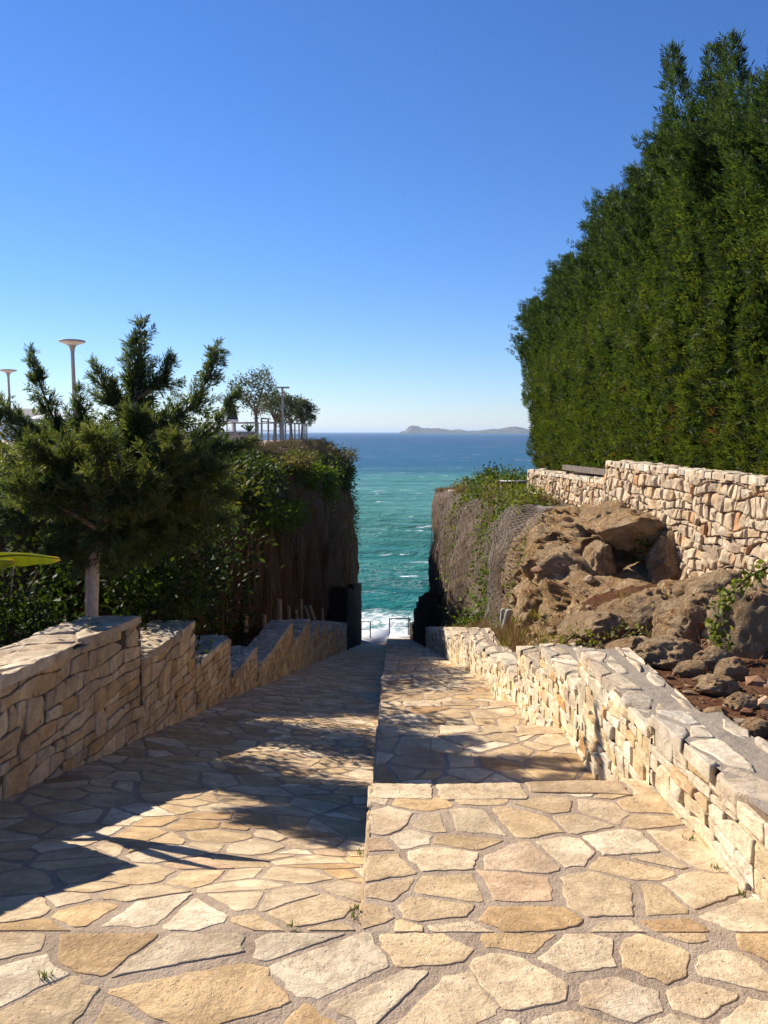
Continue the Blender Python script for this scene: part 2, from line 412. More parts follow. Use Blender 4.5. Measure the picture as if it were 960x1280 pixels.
mb = MB()
RY0, RY1 = 2.315, Y_END
def f_ramp(u, v, h):
    y = v + RY0
    f = np.clip(u/2.25, 0, 1); return np.column_stack([u + xE(y) - 2.25, y, zr(y)*(1-f) + zj(y)*f + h + wav(u, y)])
sheet(mb, 0, 2.25, 0, RY1 - RY0, f_ramp, 24, 700, 1)
for a, b, cw, ch in ((0, 9, 0.205, 0.195), (9, 20, 0.26, 0.25), (20, RY1-RY0, 0.45, 0.4)):
    def fm(u, v, h, a=a): return f_ramp(u, v + a, h)
    lay_stones(mb, cells(2.25, b - a, cw, ch, 0.05, drop=0.3, edge=0.15), fm, 0.0036, PAL_PAVE, 0, step=0.025 if a < 9 else 0.1, tilt=0.004)
tag(mb.build('ramp', [M_PAVE, M_MORT]), 'stone paved ramp descending between the walls on the left side', 'ramp', kind='structure')

mb = MB()
zs_prev = -1.6
for k in range(len(EDGE_Y) - 1):
    y0, y1, z1 = EDGE_Y[k], EDGE_Y[k+1], EDGE_Z[k+1]
    z0 = STEP_Z0[k]
    L = y1 - y0; Wd = 1.85 - 0.08
    y0s = y0 + (0.012 if k == 0 else 0.0)
    def ft(u, v, h, y0=y0s, L=L, z0=z0, z1=z1):
        y = y0 + v; return np.column_stack([u + xE(y), y, z0 + (z1-z0)*v/L + h + 0.5*wav(u, y)])
    sheet(mb, 0.0, Wd, 0, L - 0.012, ft, 12, 14, 1)
    near = k < 4
    nd = 0.19 if near else 0.25
    lay_stones(mb, cells(Wd, L - 0.012 - nd + 0.03, 0.215 if near else 0.34, 0.19 if near else 0.30, 0.048, drop=0.3, edge=0.06), ft, 0.0036, PAL_PAVE, 0,
               step=0.022 if near else 0.09, tilt=0.004)
    u_ = 0.0; strip = []
    while u_ < Wd - 0.05:
        l_ = min(rng.uniform(0.13, 0.5), Wd - u_); a_ = rng.uniform(-0.05, 0.05)
        strip.append([(u_ + 0.012, L - 0.012 - nd + 0.015 + a_), (u_ + l_ - 0.012, L - 0.012 - nd + 0.015 + rng.uniform(-0.05, 0.05)), (u_ + l_ - 0.012, L - 0.008), (u_ + 0.012, L - 0.008)]); u_ += l_
    lay_stones(mb, strip, ft, 0.006, PAL_NOSE, 0, step=0.02 if near else 0.09, rough=0.10, cut=0.05, hvar=0.2, wob=0.4)
    # body of the step: riser at the far edge and the cheek towards the ramp
    zb = z1 - 0.55
    P = []
    for y in np.linspace(y0s, y1 - 0.012, 8):
        zt = float(z0 + (z1-z0)*(y-y0)/L) - 0.004
        P.append([(xE(y) + 0.003, y, zb - 0.3), (xE(y) + 0.003, y, zt)])
    grid(mb, np.array(P), mi=1)
    x0 = float(xE(y1)); yy = y1 - 0.012
    grid(mb, np.array([[(x0, yy, zb), (x0 + Wd, yy, zb)], [(x0, yy, z1 - 0.004), (x0 + Wd, yy, z1 - 0.004)]]), mi=1)
    # face stones on the cheek
    if 0 < k < 14 or k == 0:
        def fc(u, v, h, y0=y0s, L=L, z0=z0, z1=z1):
            y = y0 + u; return np.column_stack([xE(y) - h*0.6, y, z0 + (z1-z0)*u/L - v - 0.004])
        lay_stones(mb, cells(L - 0.02, 0.42, 0.4, 0.17, 0.03, edge=0.1), fc, 0.014, PAL_PAVE, 0, step=0.05)
tag(mb.build('stone_steps', [M_PAVE, M_MORT]), 'broad crazy paved steps descending beside the ramp to the sea', 'steps', kind='structure')

# bottom landing above the surf
mb = MB()
ze = ZE
box(mb, (-2.3, Y_END + 0.004, -15), (0.30, Y_END + 3.2, ze + 0.02))
box(mb, (0.304, Y_END + 0.004, -15), (2.2, Y_END + 1.6, EDGE_Z[-1] - 0.1))
tag(mb.build('quay', [M_PCONC]), 'pale concrete landing at the foot of the steps above the surf', 'landing', kind='structure')

# ------------------------------------------------------------------ stepped low walls
LEFT_SEGS = [(-1.5, 4.0, -0.90, -0.83), (4.0, 6.4, -1.375, -1.556), (6.4, 8.0, -1.94, -2.0), (8.0, 9.6, -2.48, -2.59), (9.6, 11.4, -3.12, -3.24), (11.4, 15.4, -3.6, -3.83),
             (15.4, 18.2, -4.32, -4.5)]
y = 18.2; z = -5.0
while y < 30.5:
    LEFT_SEGS.append((y, y + 2.2, z, z - 0.08)); y += 2.2; z -= 0.565
YL_END = y
RIGHT_SEGS = [(-1.5, 1.4, -1.05, -1.1), (1.4, 3.6, -1.24, -1.345), (3.6, 5.1, -1.43, -1.46), (5.1, 6.4, -1.72, -1.8), (6.4, 7.5, -2.05, -2.13), (7.5, 8.8, -2.47, -2.57), (8.8, 10.3, -2.75, -2.92)]
y = 10.3; z = -3.02
while y < 23.5:
    RIGHT_SEGS.append((y, y + 1.65, z, z - 0.07)); y += 1.65; z -= 0.425
YR_END = y

def low_wall(name, label, segs, xf, sgn, pal, thick, capmort):
    """sgn=-1: the wall stands on the left and shows its +x face"""
    root = tag(empty(name, (float(xf(3)), 3, float(zr(3)))), label, 'wall')
    inv = -np.array(root.location)
    for (y0, y1, z0, z1) in segs:
        mb = MB(); L = y1 - y0; hgt = max(z0 - float(zr(y0)), z1 - float(zr(y1))) + 0.3
        zt = lambda u, L=L, z0=z0, z1=z1: z0 + (z1-z0)*u/L
        # mortar core
        ys = np.linspace(y0, y1 - 0.004, 6); rows = []
        ins = 0.02
        for yv in ys:
            xi = float(xf(yv)) + sgn*ins; xo = float(xf(yv)) + sgn*(thick - 0.01); zz = float(zt(yv - y0)) - 0.03; zb = float(zr(yv)) - 0.5
            rows.append([(xi, yv, zb), (xi, yv, zz), (xo, yv, zz), (xo, yv, zb)])
        rows = np.array(rows) + inv
        grid(mb, rows, mi=1)
        for e in (0, -1): mb.add(rows[e], np.array([[0, 1, 2, 3]]), mi=1)
        near = y0 < 12
        rg = rng
        def ff(u, v, h, y0=y0, zt=zt):
            yv = y0 + u; return np.column_stack([xf(yv) + sgn*(ins - h), yv, zt(u) - 0.03 - v]) + inv
        q = 1.0 if near else 1.45
        st = courses(L, hgt, 0.055*q, 0.125*q, 0.11*q, 0.34*q, 0.014, 0.30, -0.25, 0.75) if sgn < 0 else courses(L, hgt, 0.04*q, 0.095*q, 0.10*q, 0.30*q, 0.013, 0.30, -0.15, 0.8)
        lay_stones(mb, st, ff, 0.017, pal, 0, RINGS_FLAT, step=0.02 if near else 0.07, rough=0.08, cut=0.06, hvar=0.45, wob=0.9, tilt=0.03)
        # stones of the far end, turned away from the top of the path
        def fe(u, v, h, y1=y1, z1=z1):
            return np.column_stack([xf(y1) + sgn*u, np.full_like(u, y1 - 0.006) + h*0.5, z1 - 0.03 - v]) + inv
        lay_stones(mb, cells(thick, min(hgt, 0.9), 0.2, 0.13, 0.022, edge=0.1), fe, 0.03, pal, 0, RINGS_BULGE, step=0.06)
        seg = mb.build('wall_segment', [M_WALL, M_WMORT], root)
        # coping
        cb = MB()
        def fc(u, v, h, y0=y0, zt=zt):
            yv = y0 + u; return np.column_stack([xf(yv) + sgn*(v - 0.012), yv, zt(u) + h - 0.03]) + inv
        sheet(cb, 0.02, L - 0.01, 0.03, thick - 0.01, lambda u, v, h: fc(u, v, h + 0.026 + 0.004*np.sin(u*9)*np.cos(v*17) + 0.003*np.sin(u*31 + v*23)), 60, 14, 1)
        if sgn > 0 and near:
            lay_stones(cb, cells(L, thick*0.52, 0.30, 0.21, 0.05, edge=0.05, drop=0.05), fc, 0.033, PAL_CAP, 0, RINGS_FLAT, step=0.025, rough=0.14, hvar=0.12, wob=0.2, tilt=0.006)
            def fc2(u, v, h): return fc(u, v + thick*0.72, h)
            lay_stones(cb, cells(L, thick*0.28, 0.3, 0.1, 0.06, edge=0.05, drop=0.3), fc2, 0.034, PAL_CAP, 0, RINGS_FLAT, step=0.03, rough=0.1, hvar=0.2)
        else:
            lay_stones(cb, cells(L, thick, 0.46, 0.30, 0.022, edge=0.05, drop=0.15), fc, 0.036, PAL_CAP, 0, RINGS_FLAT, step=0.04 if near else 0.1, rough=0.08, hvar=0.2, tilt=0.012)
        cb.build('coping', [M_PAVE, capmort], seg)
    return root
low_wall('stone_wall', 'stepped low wall of tan stone in shade along the ramp', LEFT_SEGS, xL, -1, PAL_LEFT, 0.48, M_MORT)
low_wall('stone_wall', 'sunlit stepped low wall of whitish stone beside the steps', RIGHT_SEGS, xR, 1, PAL_RIGHT, 0.36, M_CMORT)

# tall dark retaining walls at the bottom
def dark_wall(label, segs, xf, sgn, thick):
    root = tag(empty('retaining_wall', (float(xf(segs[0][0])), segs[0][0], float(zr(segs[0][0])))), label, 'wall')
    inv = -np.array(root.location)
    for (y0, y1, z0, z1) in segs:
        mb = MB()
        n = 10; rows = []
        for yv in np.linspace(y0, y1 - 0.003, n):
            xi = float(xf(yv)); xo = xi + sgn*thick; zz = z0 + (z1-z0)*(yv-y0)/(y1-y0); zb = -14.5
            col = [(xi + 0.03*noise.noise(Vector((yv, q*3, 2))), yv, zb + (zz-zb)*q) for q in np.linspace(0, 1, 10)]
            rows.append(col + [(xo, yv, zz), (xo, yv, zb)])
        rows = np.array(rows) + inv
        grid(mb, rows, smooth_off := (1, 1, 1))
        for e in (0, -1): mb.add(rows[e], np.arange(12)[None])
        L_ = y1 - y0; H_ = 3.2
        def fi(u, v, h, y0=y0, y1=y1, z0=z0, z1=z1): return np.column_stack([xf(y0 + u) - sgn*(h - 0.03), y0 + u, z0 + (z1-z0)*u/(y1-y0) - v]) + inv
        def fn(u, v, h, y0=y0, z0=z0): return np.column_stack([float(xf(y0)) + sgn*u, y0 - h + 0.01, z0 - v]) + inv
        lay_stones(mb, courses(L_, H_, 0.14, 0.28, 0.25, 0.7, 0.04, 0.25, 0, 0.6), fi, 0.05, PAL_LEFT, 0, RINGS_BULGE, step=0.12, rough=0.08, cut=0.08)
        lay_stones(mb, courses(thick, H_, 0.14, 0.26, 0.2, 0.5, 0.04, 0.25, 0, 0.6), fn, 0.05, PAL_LEFT, 0, RINGS_BULGE, step=0.12, rough=0.08, cut=0.08)
        mb.build('wall_section', [M_DCONC], root)
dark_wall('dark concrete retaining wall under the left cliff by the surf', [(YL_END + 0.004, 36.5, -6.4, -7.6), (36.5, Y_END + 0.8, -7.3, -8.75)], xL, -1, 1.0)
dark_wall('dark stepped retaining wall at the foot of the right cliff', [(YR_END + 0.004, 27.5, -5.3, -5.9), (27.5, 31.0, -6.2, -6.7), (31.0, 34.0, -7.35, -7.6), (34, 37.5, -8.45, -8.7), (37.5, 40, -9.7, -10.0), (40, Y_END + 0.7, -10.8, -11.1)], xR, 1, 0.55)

# ------------------------------------------------------------------ left cliff and plateau
def fbm(p, oct=4):
    v = 0; a = 1; q = Vector(p)
    for _ in range(oct): v += a*noise.noise(q); q = q*2.03 + Vector((3.1, 1.7, 5.2)); a *= 0.5
    return v
PLAT = -0.45
def left_pt(y, t):
    """t 0..1 bank from wall to foot, 1..2 the face, 2..3 the crest, 3..4 the plateau"""
    xf = float(xL(min(y, 43.5))) - 0.44
    seg_top = float(I(y, [-6, 3.9, 6.4, 10, 30, 44], [-1.0, -1.55, -2.0, -3.0, -8.2, -11.5]))
    xc = float(I(y, [-8, 8.2, 9.6, 11.0, 31, 38, 41, 42, 43, 44, 45.5, 47], [-4.6, -4.5, -3.8, -3.0, -2.5, -1.85, -1.64, -2.4, -6, -16, -45, -110]))
    coast = float(I(y, [41, 43], [0, 1]))
    zt = float(I(y, [-8, 9, 11, 28, 34, 42, 47], [PLAT, -0.75, -0.95, -1.05, -1.35, -2.1, -2.4]))
    zf = seg_top*(1-coast) + (-15.0)*coast if y > 41 else seg_top
    if xf < xc + 0.12: xf = xc + 0.12
    if t <= 1: x = xf + (xc + 0.05 - xf)*t; z = zf + 0.12*t
    elif t <= 2:
        s = t - 1; z = zf + 0.12 + (zt - zf - 0.12)*s
        gentle = float(I(y, [8, 11], [1.1, 0.0]))
        x = xc - gentle*s + 0.22*math.sin(math.pi*min(1, s*1.05)) * float(I(y, [9, 12], [0, 1])) - 0.30*max(0, s-0.75)*4*0.6
    elif t <= 3:
        s = t - 2; gentle = float(I(y, [8, 11], [1.1, 0.0]))
        x0 = xc - gentle - 0.18; x = x0 - float(I(y, [28, 36], [1.1, 1.5]))*s; z = zt + (PLAT - zt)*math.sin(s*math.pi/2)
    else:
        s = t - 3; gentle = float(I(y, [8, 11], [1.1, 0.0]))
        x0 = xc - gentle - 0.18 - float(I(y, [28, 36], [1.1, 1.5])); x = x0 + (-260 - x0)*s**2.2; z = PLAT
    amp = (0.05 if t < 0.9 else 0.24 if t < 2.6 else 0.03)
    if t < 3.3:
        d = fbm((x*1.1, y*1.1, z*0.45), 5); e = fbm((x*0.5 + 7, y*2.6, z*0.25), 3)
        x += amp*(d*1.2 + (e*0.7 if t > 1 else 0)); z += amp*0.4*fbm((x, y*1.5, 4.4), 3)
    return (x, y, z)
ys = np.concatenate([[-60, -30, -15], np.arange(-8, 9, 0.35), np.arange(9, 47.01, 0.17)])
ts = np.concatenate([np.linspace(0, 1, 5), np.linspace(1, 2, 42)[1:], np.linspace(2, 3, 10)[1:], np.linspace(3, 4, 14)[1:]])
P = np.array([[left_pt(float(y), float(t)) for t in ts] for y in ys])
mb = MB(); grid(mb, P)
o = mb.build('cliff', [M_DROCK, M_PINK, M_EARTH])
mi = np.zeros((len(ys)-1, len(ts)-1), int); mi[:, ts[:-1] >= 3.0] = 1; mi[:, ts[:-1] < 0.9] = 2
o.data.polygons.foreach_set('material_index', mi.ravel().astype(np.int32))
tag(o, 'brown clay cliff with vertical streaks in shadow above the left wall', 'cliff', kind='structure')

# ------------------------------------------------------------------ right bank, outcrop and bluffs
KY = [-60, -6, 3, 7, 9.3, 10.3, 11.0, 12.2, 13.2, 13.8, 14.5, 15.4, 16.3, 17.2, 18.3, 19.2, 21, 27, 31.5, 33, 34.5, 37, 41, 47]
XS = [0.9, 0.9, 0.9, 0.9, 0.85, 0.40, 0.30, 0.55, 0.85, 0.85, 0.55, 0.50, 0.80, 1.35, 1.25, 0.65, 0.35, 0.28, 0.25, 0.35, 1.2, 10, 45, 120]
WF = [1.2, 1.2, 1.2, 1.2, 1.2, 0.75, 0.65, 0.6, 0.6, 0.7, 0.75, 0.75, 0.6, 0.5, 0.5, 0.6, 0.55, 0.45, 0.35, 0.4, 0.8, 2, 4, 8]
ZT = [-0.9, -1.0, -1.2, -1.5, -2.0, -1.75, -1.45, -1.3, -1.35, -1.4, -1.45, -1.5, -1.6, -1.75, -1.8, -1.8, -1.9, -2.1, -2.5, -2.7, -5.5, -9, -12, -13]
def z_rwall(y): return float(I(y, [-6, 1.4, 3.6, 5.1, 6.4, 7.5, 8.8, 10.3, YR_END, 27.5, 44], [-1.1, -1.2, -1.4, -1.5, -1.8, -2.13, -2.57, -2.92, -6.5, -7.5, -12]))
def xw(y): return float(I(y, [-6, 3, 8, 12.6, 18, 24, 33, 40, 47], [5.0, 4.4, 4.0, 3.6, 3.4, 4.2, 5.2, 16, 140]))
def zplat(y): return float(I(y, [-60, 12.5, 18, 24, 33, 36, 47], [-0.55, -0.6, -0.95, -1.3, -2.2, -8, -13.2]))
CAVES = [(at(783, 712, 10.5), (0.50, 0.7, 0.60), 1.0), (at(712, 752, 10.7), (0.40, 0.6, 0.34), 0.75), (at(832, 742, 9.9), (0.32, 0.5, 0.26), 0.6), (at(742, 700, 11.1), (0.22, 0.5, 0.35), 0.4), (at(690, 690, 11.6), (0.2, 0.5, 0.3), 0.35)]
def right_pt(y, t, off=0.0, seedfree=False):
    xf = float(xR(min(y, 43.5))) + 0.32
    xs = xf + float(I(y, KY, XS)); w = float(I(y, KY, WF)); zt = float(I(y, KY, ZT)); zf = z_rwall(y) - 0.06
    coast = float(I(y, [33.5, 36], [0, 1]))
    if coast > 0: zf = zf*(1-coast) - 15*coast
    X = max(xw(y), xs + w + 0.3)
    if t <= 1: x = xf + (xs-xf)*t; z = zf + min(0.25, 0.3*(zt-zf))*t
    elif t <= 2:
        s = t-1; z0 = zf + min(0.25, 0.3*(zt-zf)); z = z0 + (zt-z0)*math.sin(s*math.pi/2)**0.9
        x = xs + w*s**2.2
    elif t <= 3: s = t-2; x = xs+w + (X - xs - w)*s; z = zt + 0.08*s
    elif t <= 4: s = t-3; x = X + 0.55*s; z = zt + 0.08 + (max(zplat(y), zt+0.08) - zt - 0.08)*min(1, s*1.4)
    else: s = t-4; x = X + 0.55 + (260 - X)*s**2.2; z = max(zplat(y), zt + 0.08)
    rock = float(I(y, [9.2, 10.2, 13.8, 14.6], [0.25, 1, 1, 0.7])) if y < 14.6 else 0.7
    if t < 3.1:
        k = float(I(t, [0, 0.4, 1, 2.2, 3], [0.15, 0.5, 1, 1, 0.35]))*rock
        d = fbm((x*1.4 + 11, y*1.4, z*1.4), 5); r = 1 - abs(fbm((x*1.0, y*1.2 + 3, z*1.0 + 8), 4))*2
        vert = fbm((x*0.8, y*2.2, z*0.3), 4)
        outc = float(I(y, [9.5, 10.5, 13.5, 14.8], [0, 1, 1, 0]))
        rg2 = 0.5 - abs(fbm((x*2.3, y*2.3 + 5, z*2.3), 4))
        hf = 0.5 - abs(fbm((x*5.5, y*5.5 + 1, z*5.5), 4)); hg = 0.5 - abs(fbm((x*12, y*12 + 4, z*12), 3))
        disp = k*(outc*(0.22*d + 0.18*r + 0.20*rg2 + 0.15*hf + 0.10*hg - 0.25) + (1-outc)*(0.15*d + 0.13*vert + (0.45*fbm((x*0.5, y*0.55 + 2, z*0.25), 3) + 0.10*rg2 + 0.06*hf if y > 15 else 0) + (0.10*rg2 if y < 9.5 else 0)))
        x -= disp*0.95; z += disp*0.30 + k*0.10*fbm((x*2, y*2, z*2 + 3), 3)
        y = y - disp*0.35*outc
        if 8.8 < y < 13.5 and not seedfree:
            for (c, rr, dep) in CAVES:
                q = ((x-c[0])/rr[0])**2 + ((y-c[1])/(rr[1]*1.6))**2 + ((z-c[2])/rr[2])**2
                if q < 1.6:
                    g = 1 - max(0.0, min(1.0, (math.sqrt(q) - 0.55)/0.7)); g = g*g*(3-2*g)
                    x += dep*0.55*g; y += dep*0.8*g
    return (x - off, y, z + off*0.3)
ysr = np.concatenate([[-60, -30, -15], np.arange(-6, 2, 0.5), np.arange(2, 9, 0.14), np.arange(9, 15, 0.055), np.arange(15, 34.5, 0.14), np.arange(34.5, 47.01, 0.4)])
tsr = np.concatenate([np.linspace(0, 1, 10), np.linspace(1, 2, 46)[1:], np.linspace(2, 3, 14)[1:], np.linspace(3, 4, 6)[1:], np.linspace(4, 5, 12)[1:]])
P = np.array([[right_pt(float(y), float(t)) for t in tsr] for y in ysr])
BANK = P[(ysr > 2) & (ysr < 15)].reshape(-1, 3)
_cd = BANK[:, 1]*math.cos(PITCH) - BANK[:, 2]*math.sin(PITCH); _cu = BANK[:, 1]*math.sin(PITCH) + BANK[:, 2]*math.cos(PITCH)
BPX = 480 + F_PX*BANK[:, 0]/_cd; BPY = 640 - F_PX*_cu/_cd
def on_bank(px, py):
    """the nearest point of the bank's surface along a line of sight"""
    m = np.hypot(BPX-px, BPY-py) < 9
    if not m.any(): m = np.hypot(BPX-px, BPY-py) < 25
    c = BANK[m]; return Vector(c[np.argmin(c[:, 1])])
mb = MB(); grid(mb, P)
o = mb.build('hillside', [M_EARTH, M_ROCK, M_GROCK])
mi = np.zeros((len(ysr)-1, len(tsr)-1), int)
for i, y in enumerate(ysr[:-1]):
    for j, t in enumerate(tsr[:-1]):
        jit = 0.25*noise.noise(Vector((y*2, t*3, 0)))
        if t >= 3.2: mi[i, j] = 0
        elif y < 9.6 + jit: mi[i, j] = 0
        elif y < 14.4 + jit: mi[i, j] = 1 if t > 0.5 + jit else 0
        else: mi[i, j] = 2 if t > 0.6 + jit else 0
o.data.polygons.foreach_set('material_index', mi.ravel().astype(np.int32))
tag(o, 'rocky right hillside with red earth, an ochre outcrop and brown bluffs', 'hillside', kind='structure')

# upper retaining walls of round pale stones
def upper_wall(label, y0, y1, z0, z1, xa, xb, zbot, thick=0.42, rail=False):
    root = tag(empty('retaining_wall', (xa, y0, zbot)), label, 'wall')
    inv = -np.array(root.location)
    L = y1-y0; mb = MB()
    X = lambda u: xa + (xb-xa)*u/L; Z = lambda u: z0 + (z1-z0)*u/L
    rows = []
    for u in np.linspace(0, L, 12):
        rows.append([(X(u)+0.03, y0+u, zbot - 0.6), (X(u)+0.03, y0+u, Z(u)-0.03), (X(u)+thick, y0+u, Z(u)-0.03), (X(u)+thick, y0+u, zbot-0.6)])
    rows = np.array(rows) + inv; grid(mb, rows, mi=1)
    for e in (0, -1): mb.add(rows[e], np.array([[0, 1, 2, 3]]), mi=1)
    def ff(u, v, h): return np.column_stack([X(u) + 0.03 - h, y0+u, Z(u) - 0.02 - v]) + inv
    H = max(z0, z1) - zbot + 0.3
    lay_stones(mb, courses(L, H, 0.075, 0.16, 0.085, 0.22, 0.028, 0.30, 0.0, 1.0), ff, 0.04, PAL_UP, 0, RINGS_BULGE, step=0.02, rough=0.12, cut=0.10, hvar=0.5, wob=0.6, tilt=0.08)
    def fe(u, v, h): return np.column_stack([xb + 0.0 + u, np.full_like(u, y1) + h, z1 - 0.02 - v]) + inv
    lay_stones(mb, cells(thick, H, 0.185, 0.155, 0.024, edge=0.1), fe, 0.04, PAL_UP, 0, RINGS_BULGE, step=0.05)
    def fe0(u, v, h): return np.column_stack([xa + 0.0 + u, np.full_like(u, y0) - h, z0 - 0.02 - v]) + inv
    lay_stones(mb, cells(thick, H, 0.185, 0.155, 0.024, edge=0.1), fe0, 0.04, PAL_UP, 0, RINGS_BULGE, step=0.05)
    mb.build('masonry', [M_WALL, M_UMORT], root)
    cb = MB()
    def fc(u, v, h): return np.column_stack([X(u) - 0.02 + v, y0+u, Z(u) + h - 0.02]) + inv
    sheet(cb, 0, L, 0.03, thick, lambda u, v, h: fc(u, v, h + 0.03), 30, 4, 1)
    lay_stones(cb, cells(L, thick, 0.22, 0.2, 0.03, edge=0.02), fc, 0.042, PAL_CAP, 0, RINGS_FLAT, step=0.04, rough=0.1, hvar=0.3, tilt=0.02)
    cb.build('coping', [M_PAVE, M_CMORT], root)
    return root
upper_wall('tall retaining wall of round pale stones below the cypress hedge', 1.5, 12.5, -0.52, -0.49, 4.5, 3.6, -2.3)
upper_wall('lower pale stone wall with a dark rail beyond the tall one', 12.52, 18.2, -0.80, -0.90, 3.62, 3.40, -2.1)
mb = MB()
box(mb, (-0.05, 0, 0), (0.05, 3.0, 0.10))
for yy in (0.2, 2.8): box(mb, (-0.03, yy - 0.03, -0.1), (0.03, yy + 0.03, 0.0))
o = mb.build('timber_rail', [plain('weathered grey beam', (0.15, 0.125, 0.10), 0.85, 0.1, var=0.3, sc=9, bump=0.5)], smooth=False); o.location = (3.75, 12.62, -0.72); o.rotation_euler = (R(-0.8), 0, R(1.5))
tag(o, 'dark weathered beam lying along the lower pale wall', 'beam')
mb = MB(); tube(mb, [(0, 0, 0), (0.8, -0.3, 0.02), (1.7, -0.5, 0.0)], 0.035, 8)
for q in ((0.1, -0.03), (1.6, -0.48)): tube(mb, [(q[0], q[1], 0), (q[0], q[1], -0.8)], 0.03, 6)
o = mb.build('pipe_rail', [M_METAL]); o.location = at(622, 602, 20); tag(o, 'grey pipe railing among bushes beyond the pale wall', 'railing')

def unit(a): return a/(np.linalg.norm(a, axis=-1, keepdims=True) + 1e-9)
def kites(mb, B, D, S, L, W, tint, fold=0.0, mi=0):
    """leaf quads: base B, direction D, side S, length L, width W"""
    n = len(B); L = np.broadcast_to(np.asarray(L, float), (n,))[:, None]; W = np.broadcast_to(np.asarray(W, float), (n,))[:, None]
    N = unit(np.cross(D, S))
    m = B + D*L*0.45 + N*L*fold
    V = np.stack([B, m + S*W*0.5, B + D*L, m - S*W*0.5], 1).reshape(-1, 3)
    f = np.arange(4*n).reshape(n, 4)
    mb.add(V, f, np.repeat(np.broadcast_to(tint, (n, 3)), 4, 0), mi)
# ------------------------------------------------------------------ boulders and stones
def boulder(loc, size, seed, label, mat=M_BOULD, rot=0.0, sub=5):
    import bmesh
    bm = bmesh.new(); bmesh.ops.create_icosphere(bm, subdivisions=sub, radius=1)
    for v in bm.verts:
        p = v.co.copy(); s = Vector((seed*3.7, seed*1.3, seed*2.1))
        d = 0.30*noise.noise(p*1.1 + s) + 0.26*(0.4 - abs(noise.noise(p*2.0 + s*2))) + 0.16*(0.3 - abs(noise.noise(p*4.2 + s))) + 0.09*(0.3 - abs(noise.noise(p*9 + s))) + 0.05*noise.noise(p*19 + s)
        q = p*(1 + d)
        for k in range(4):   # flattened facets
            n = noise.random_unit_vector() if False else Vector((math.sin(seed*7+k*2.4), math.cos(seed*5+k*1.9), math.sin(seed*3+k*3.1))).normalized()
            e = q.dot(n) - 0.82
            if e > 0: q -= n*e*0.75
        v.co = Vector((q.x*size[0], q.y*size[1], q.z*size[2]))
    me = bpy.data.meshes.new('boulder'); bm.to_mesh(me); bm.free()
    for p in me.polygons: p.use_smooth = True
    me.materials.append(mat)
    o = bpy.data.objects.new('boulder', me); COL.objects.link(o); o.location = loc; o.rotation_euler = (0, 0, rot)
    tag(o, label, 'boulder', 'boulders on the right bank')
    return o
def bank_rock(px, py, hw, hh, seed, label, sub=5):
    p = on_bank(px, py); m = p.y/F_PX*(1.0 if hw > 38 else 0.78)
    boulder(p + Vector((0, hw*m*0.3, hh*m*0.45)), (hw*m, hw*m*0.85, hh*m), seed, label, sub=sub)
bank_rock(945, 812, 50, 62, 1, 'largest brown boulder with green creeper below the pale wall')
boulder(at(972, 965, 3.95), (0.25, 0.22, 0.16), 2, 'tan boulder overhanging the low white wall at the edge')
bank_rock(872, 792, 46, 38, 3, 'grey brown rock on the red earth below the pale wall')
bank_rock(815, 782, 42, 34, 4, 'tan rock on the earth in front of the cave')
bank_rock(838, 826, 40, 22, 5, 'low flat rock just behind the white wall coping')
bank_rock(738, 800, 40, 26, 6, 'small pale rock at the foot of the ochre outcrop')
bank_rock(785, 812, 28, 18, 7, 'dark rock half sunk in grass behind the wall')
bank_rock(905, 862, 32, 20, 8, 'rusty brown stone on the bare red earth')
bank_rock(893, 828, 28, 22, 14, 'brown stone between the largest boulder and the bare earth')
bank_rock(935, 885, 26, 15, 15, 'flat brown stone at the right edge above the overhanging boulder')
boulder(at(758, 658, 11.6), (0.42, 0.5, 0.36), 9, 'big ochre rock under the corner of the tall wall', M_ROCK)
boulder(at(748, 718, 10.5), (0.20, 0.3, 0.52), 10, 'upright ochre rock between the two dark hollows', M_ROCK)
boulder(at(832, 705, 10.1), (0.25, 0.3, 0.42), 12, 'pale rounded rock hanging over the hollow', M_ROCK)
boulder(at(672, 765, 10.9), (0.30, 0.4, 0.42), 13, 'rough ochre rock at the lower corner of the outcrop', M_ROCK)
boulder(at(788, 662, 10.6), (0.55, 0.42, 0.26), 19, 'ochre rock roofing the hollow below the corner of the tall wall', M_ROCK)
boulder(at(795, 690, 11.5), (0.55, 0.4, 0.6), 17, 'shadowed ochre rock at the back of the hollow under the tall wall', M_ROCK)
boulder(at(850, 748, 9.3), (0.3, 0.3, 0.22), 18, 'broken tan rock under the tall wall right of the hollow', M_ROCK)
boulder(at(690, 700, 11.9), (0.40, 0.5, 0.50), 16, 'knobbly ochre rock high on the seaward side of the outcrop', M_ROCK)
for i, (px, py, hw, hh, lab) in enumerate([(905, 752, 40, 30, 'cracked tan rock leaning against the foot of the tall wall'), (868, 748, 34, 28, 'tan stone under the tall wall left of the cracked rock'), (925, 846, 28, 20, 'brown angular stone below the largest boulder'),
        (858, 842, 26, 16, 'pale stone lying between grass and bare earth'), (812, 826, 22, 15, 'small tan stone behind the wall coping beside the flat rock'), (895, 897, 18, 12, 'small red stone near the bright green plant'), (955, 898, 26, 18, 'rusty stone above the overhanging boulder'), (768, 780, 36, 27, 'ochre stone lying before the larger hollow'), (845, 800, 26, 22, 'grey stone with rough top left of the largest boulder')]):
    bank_rock(px, py, hw, hh, 21 + i, lab, 4)
mb = MB()
ICO = np.array([(0,0,1),(0.894,0,0.447),(0.276,0.851,0.447),(-0.724,0.526,0.447),(-0.724,-0.526,0.447),(0.276,-0.851,0.447),(0.724,0.526,-0.447),(-0.276,0.851,-0.447),(-0.894,0,-0.447),(-0.276,-0.851,-0.447),(0.724,-0.526,-0.447),(0,0,-1)])
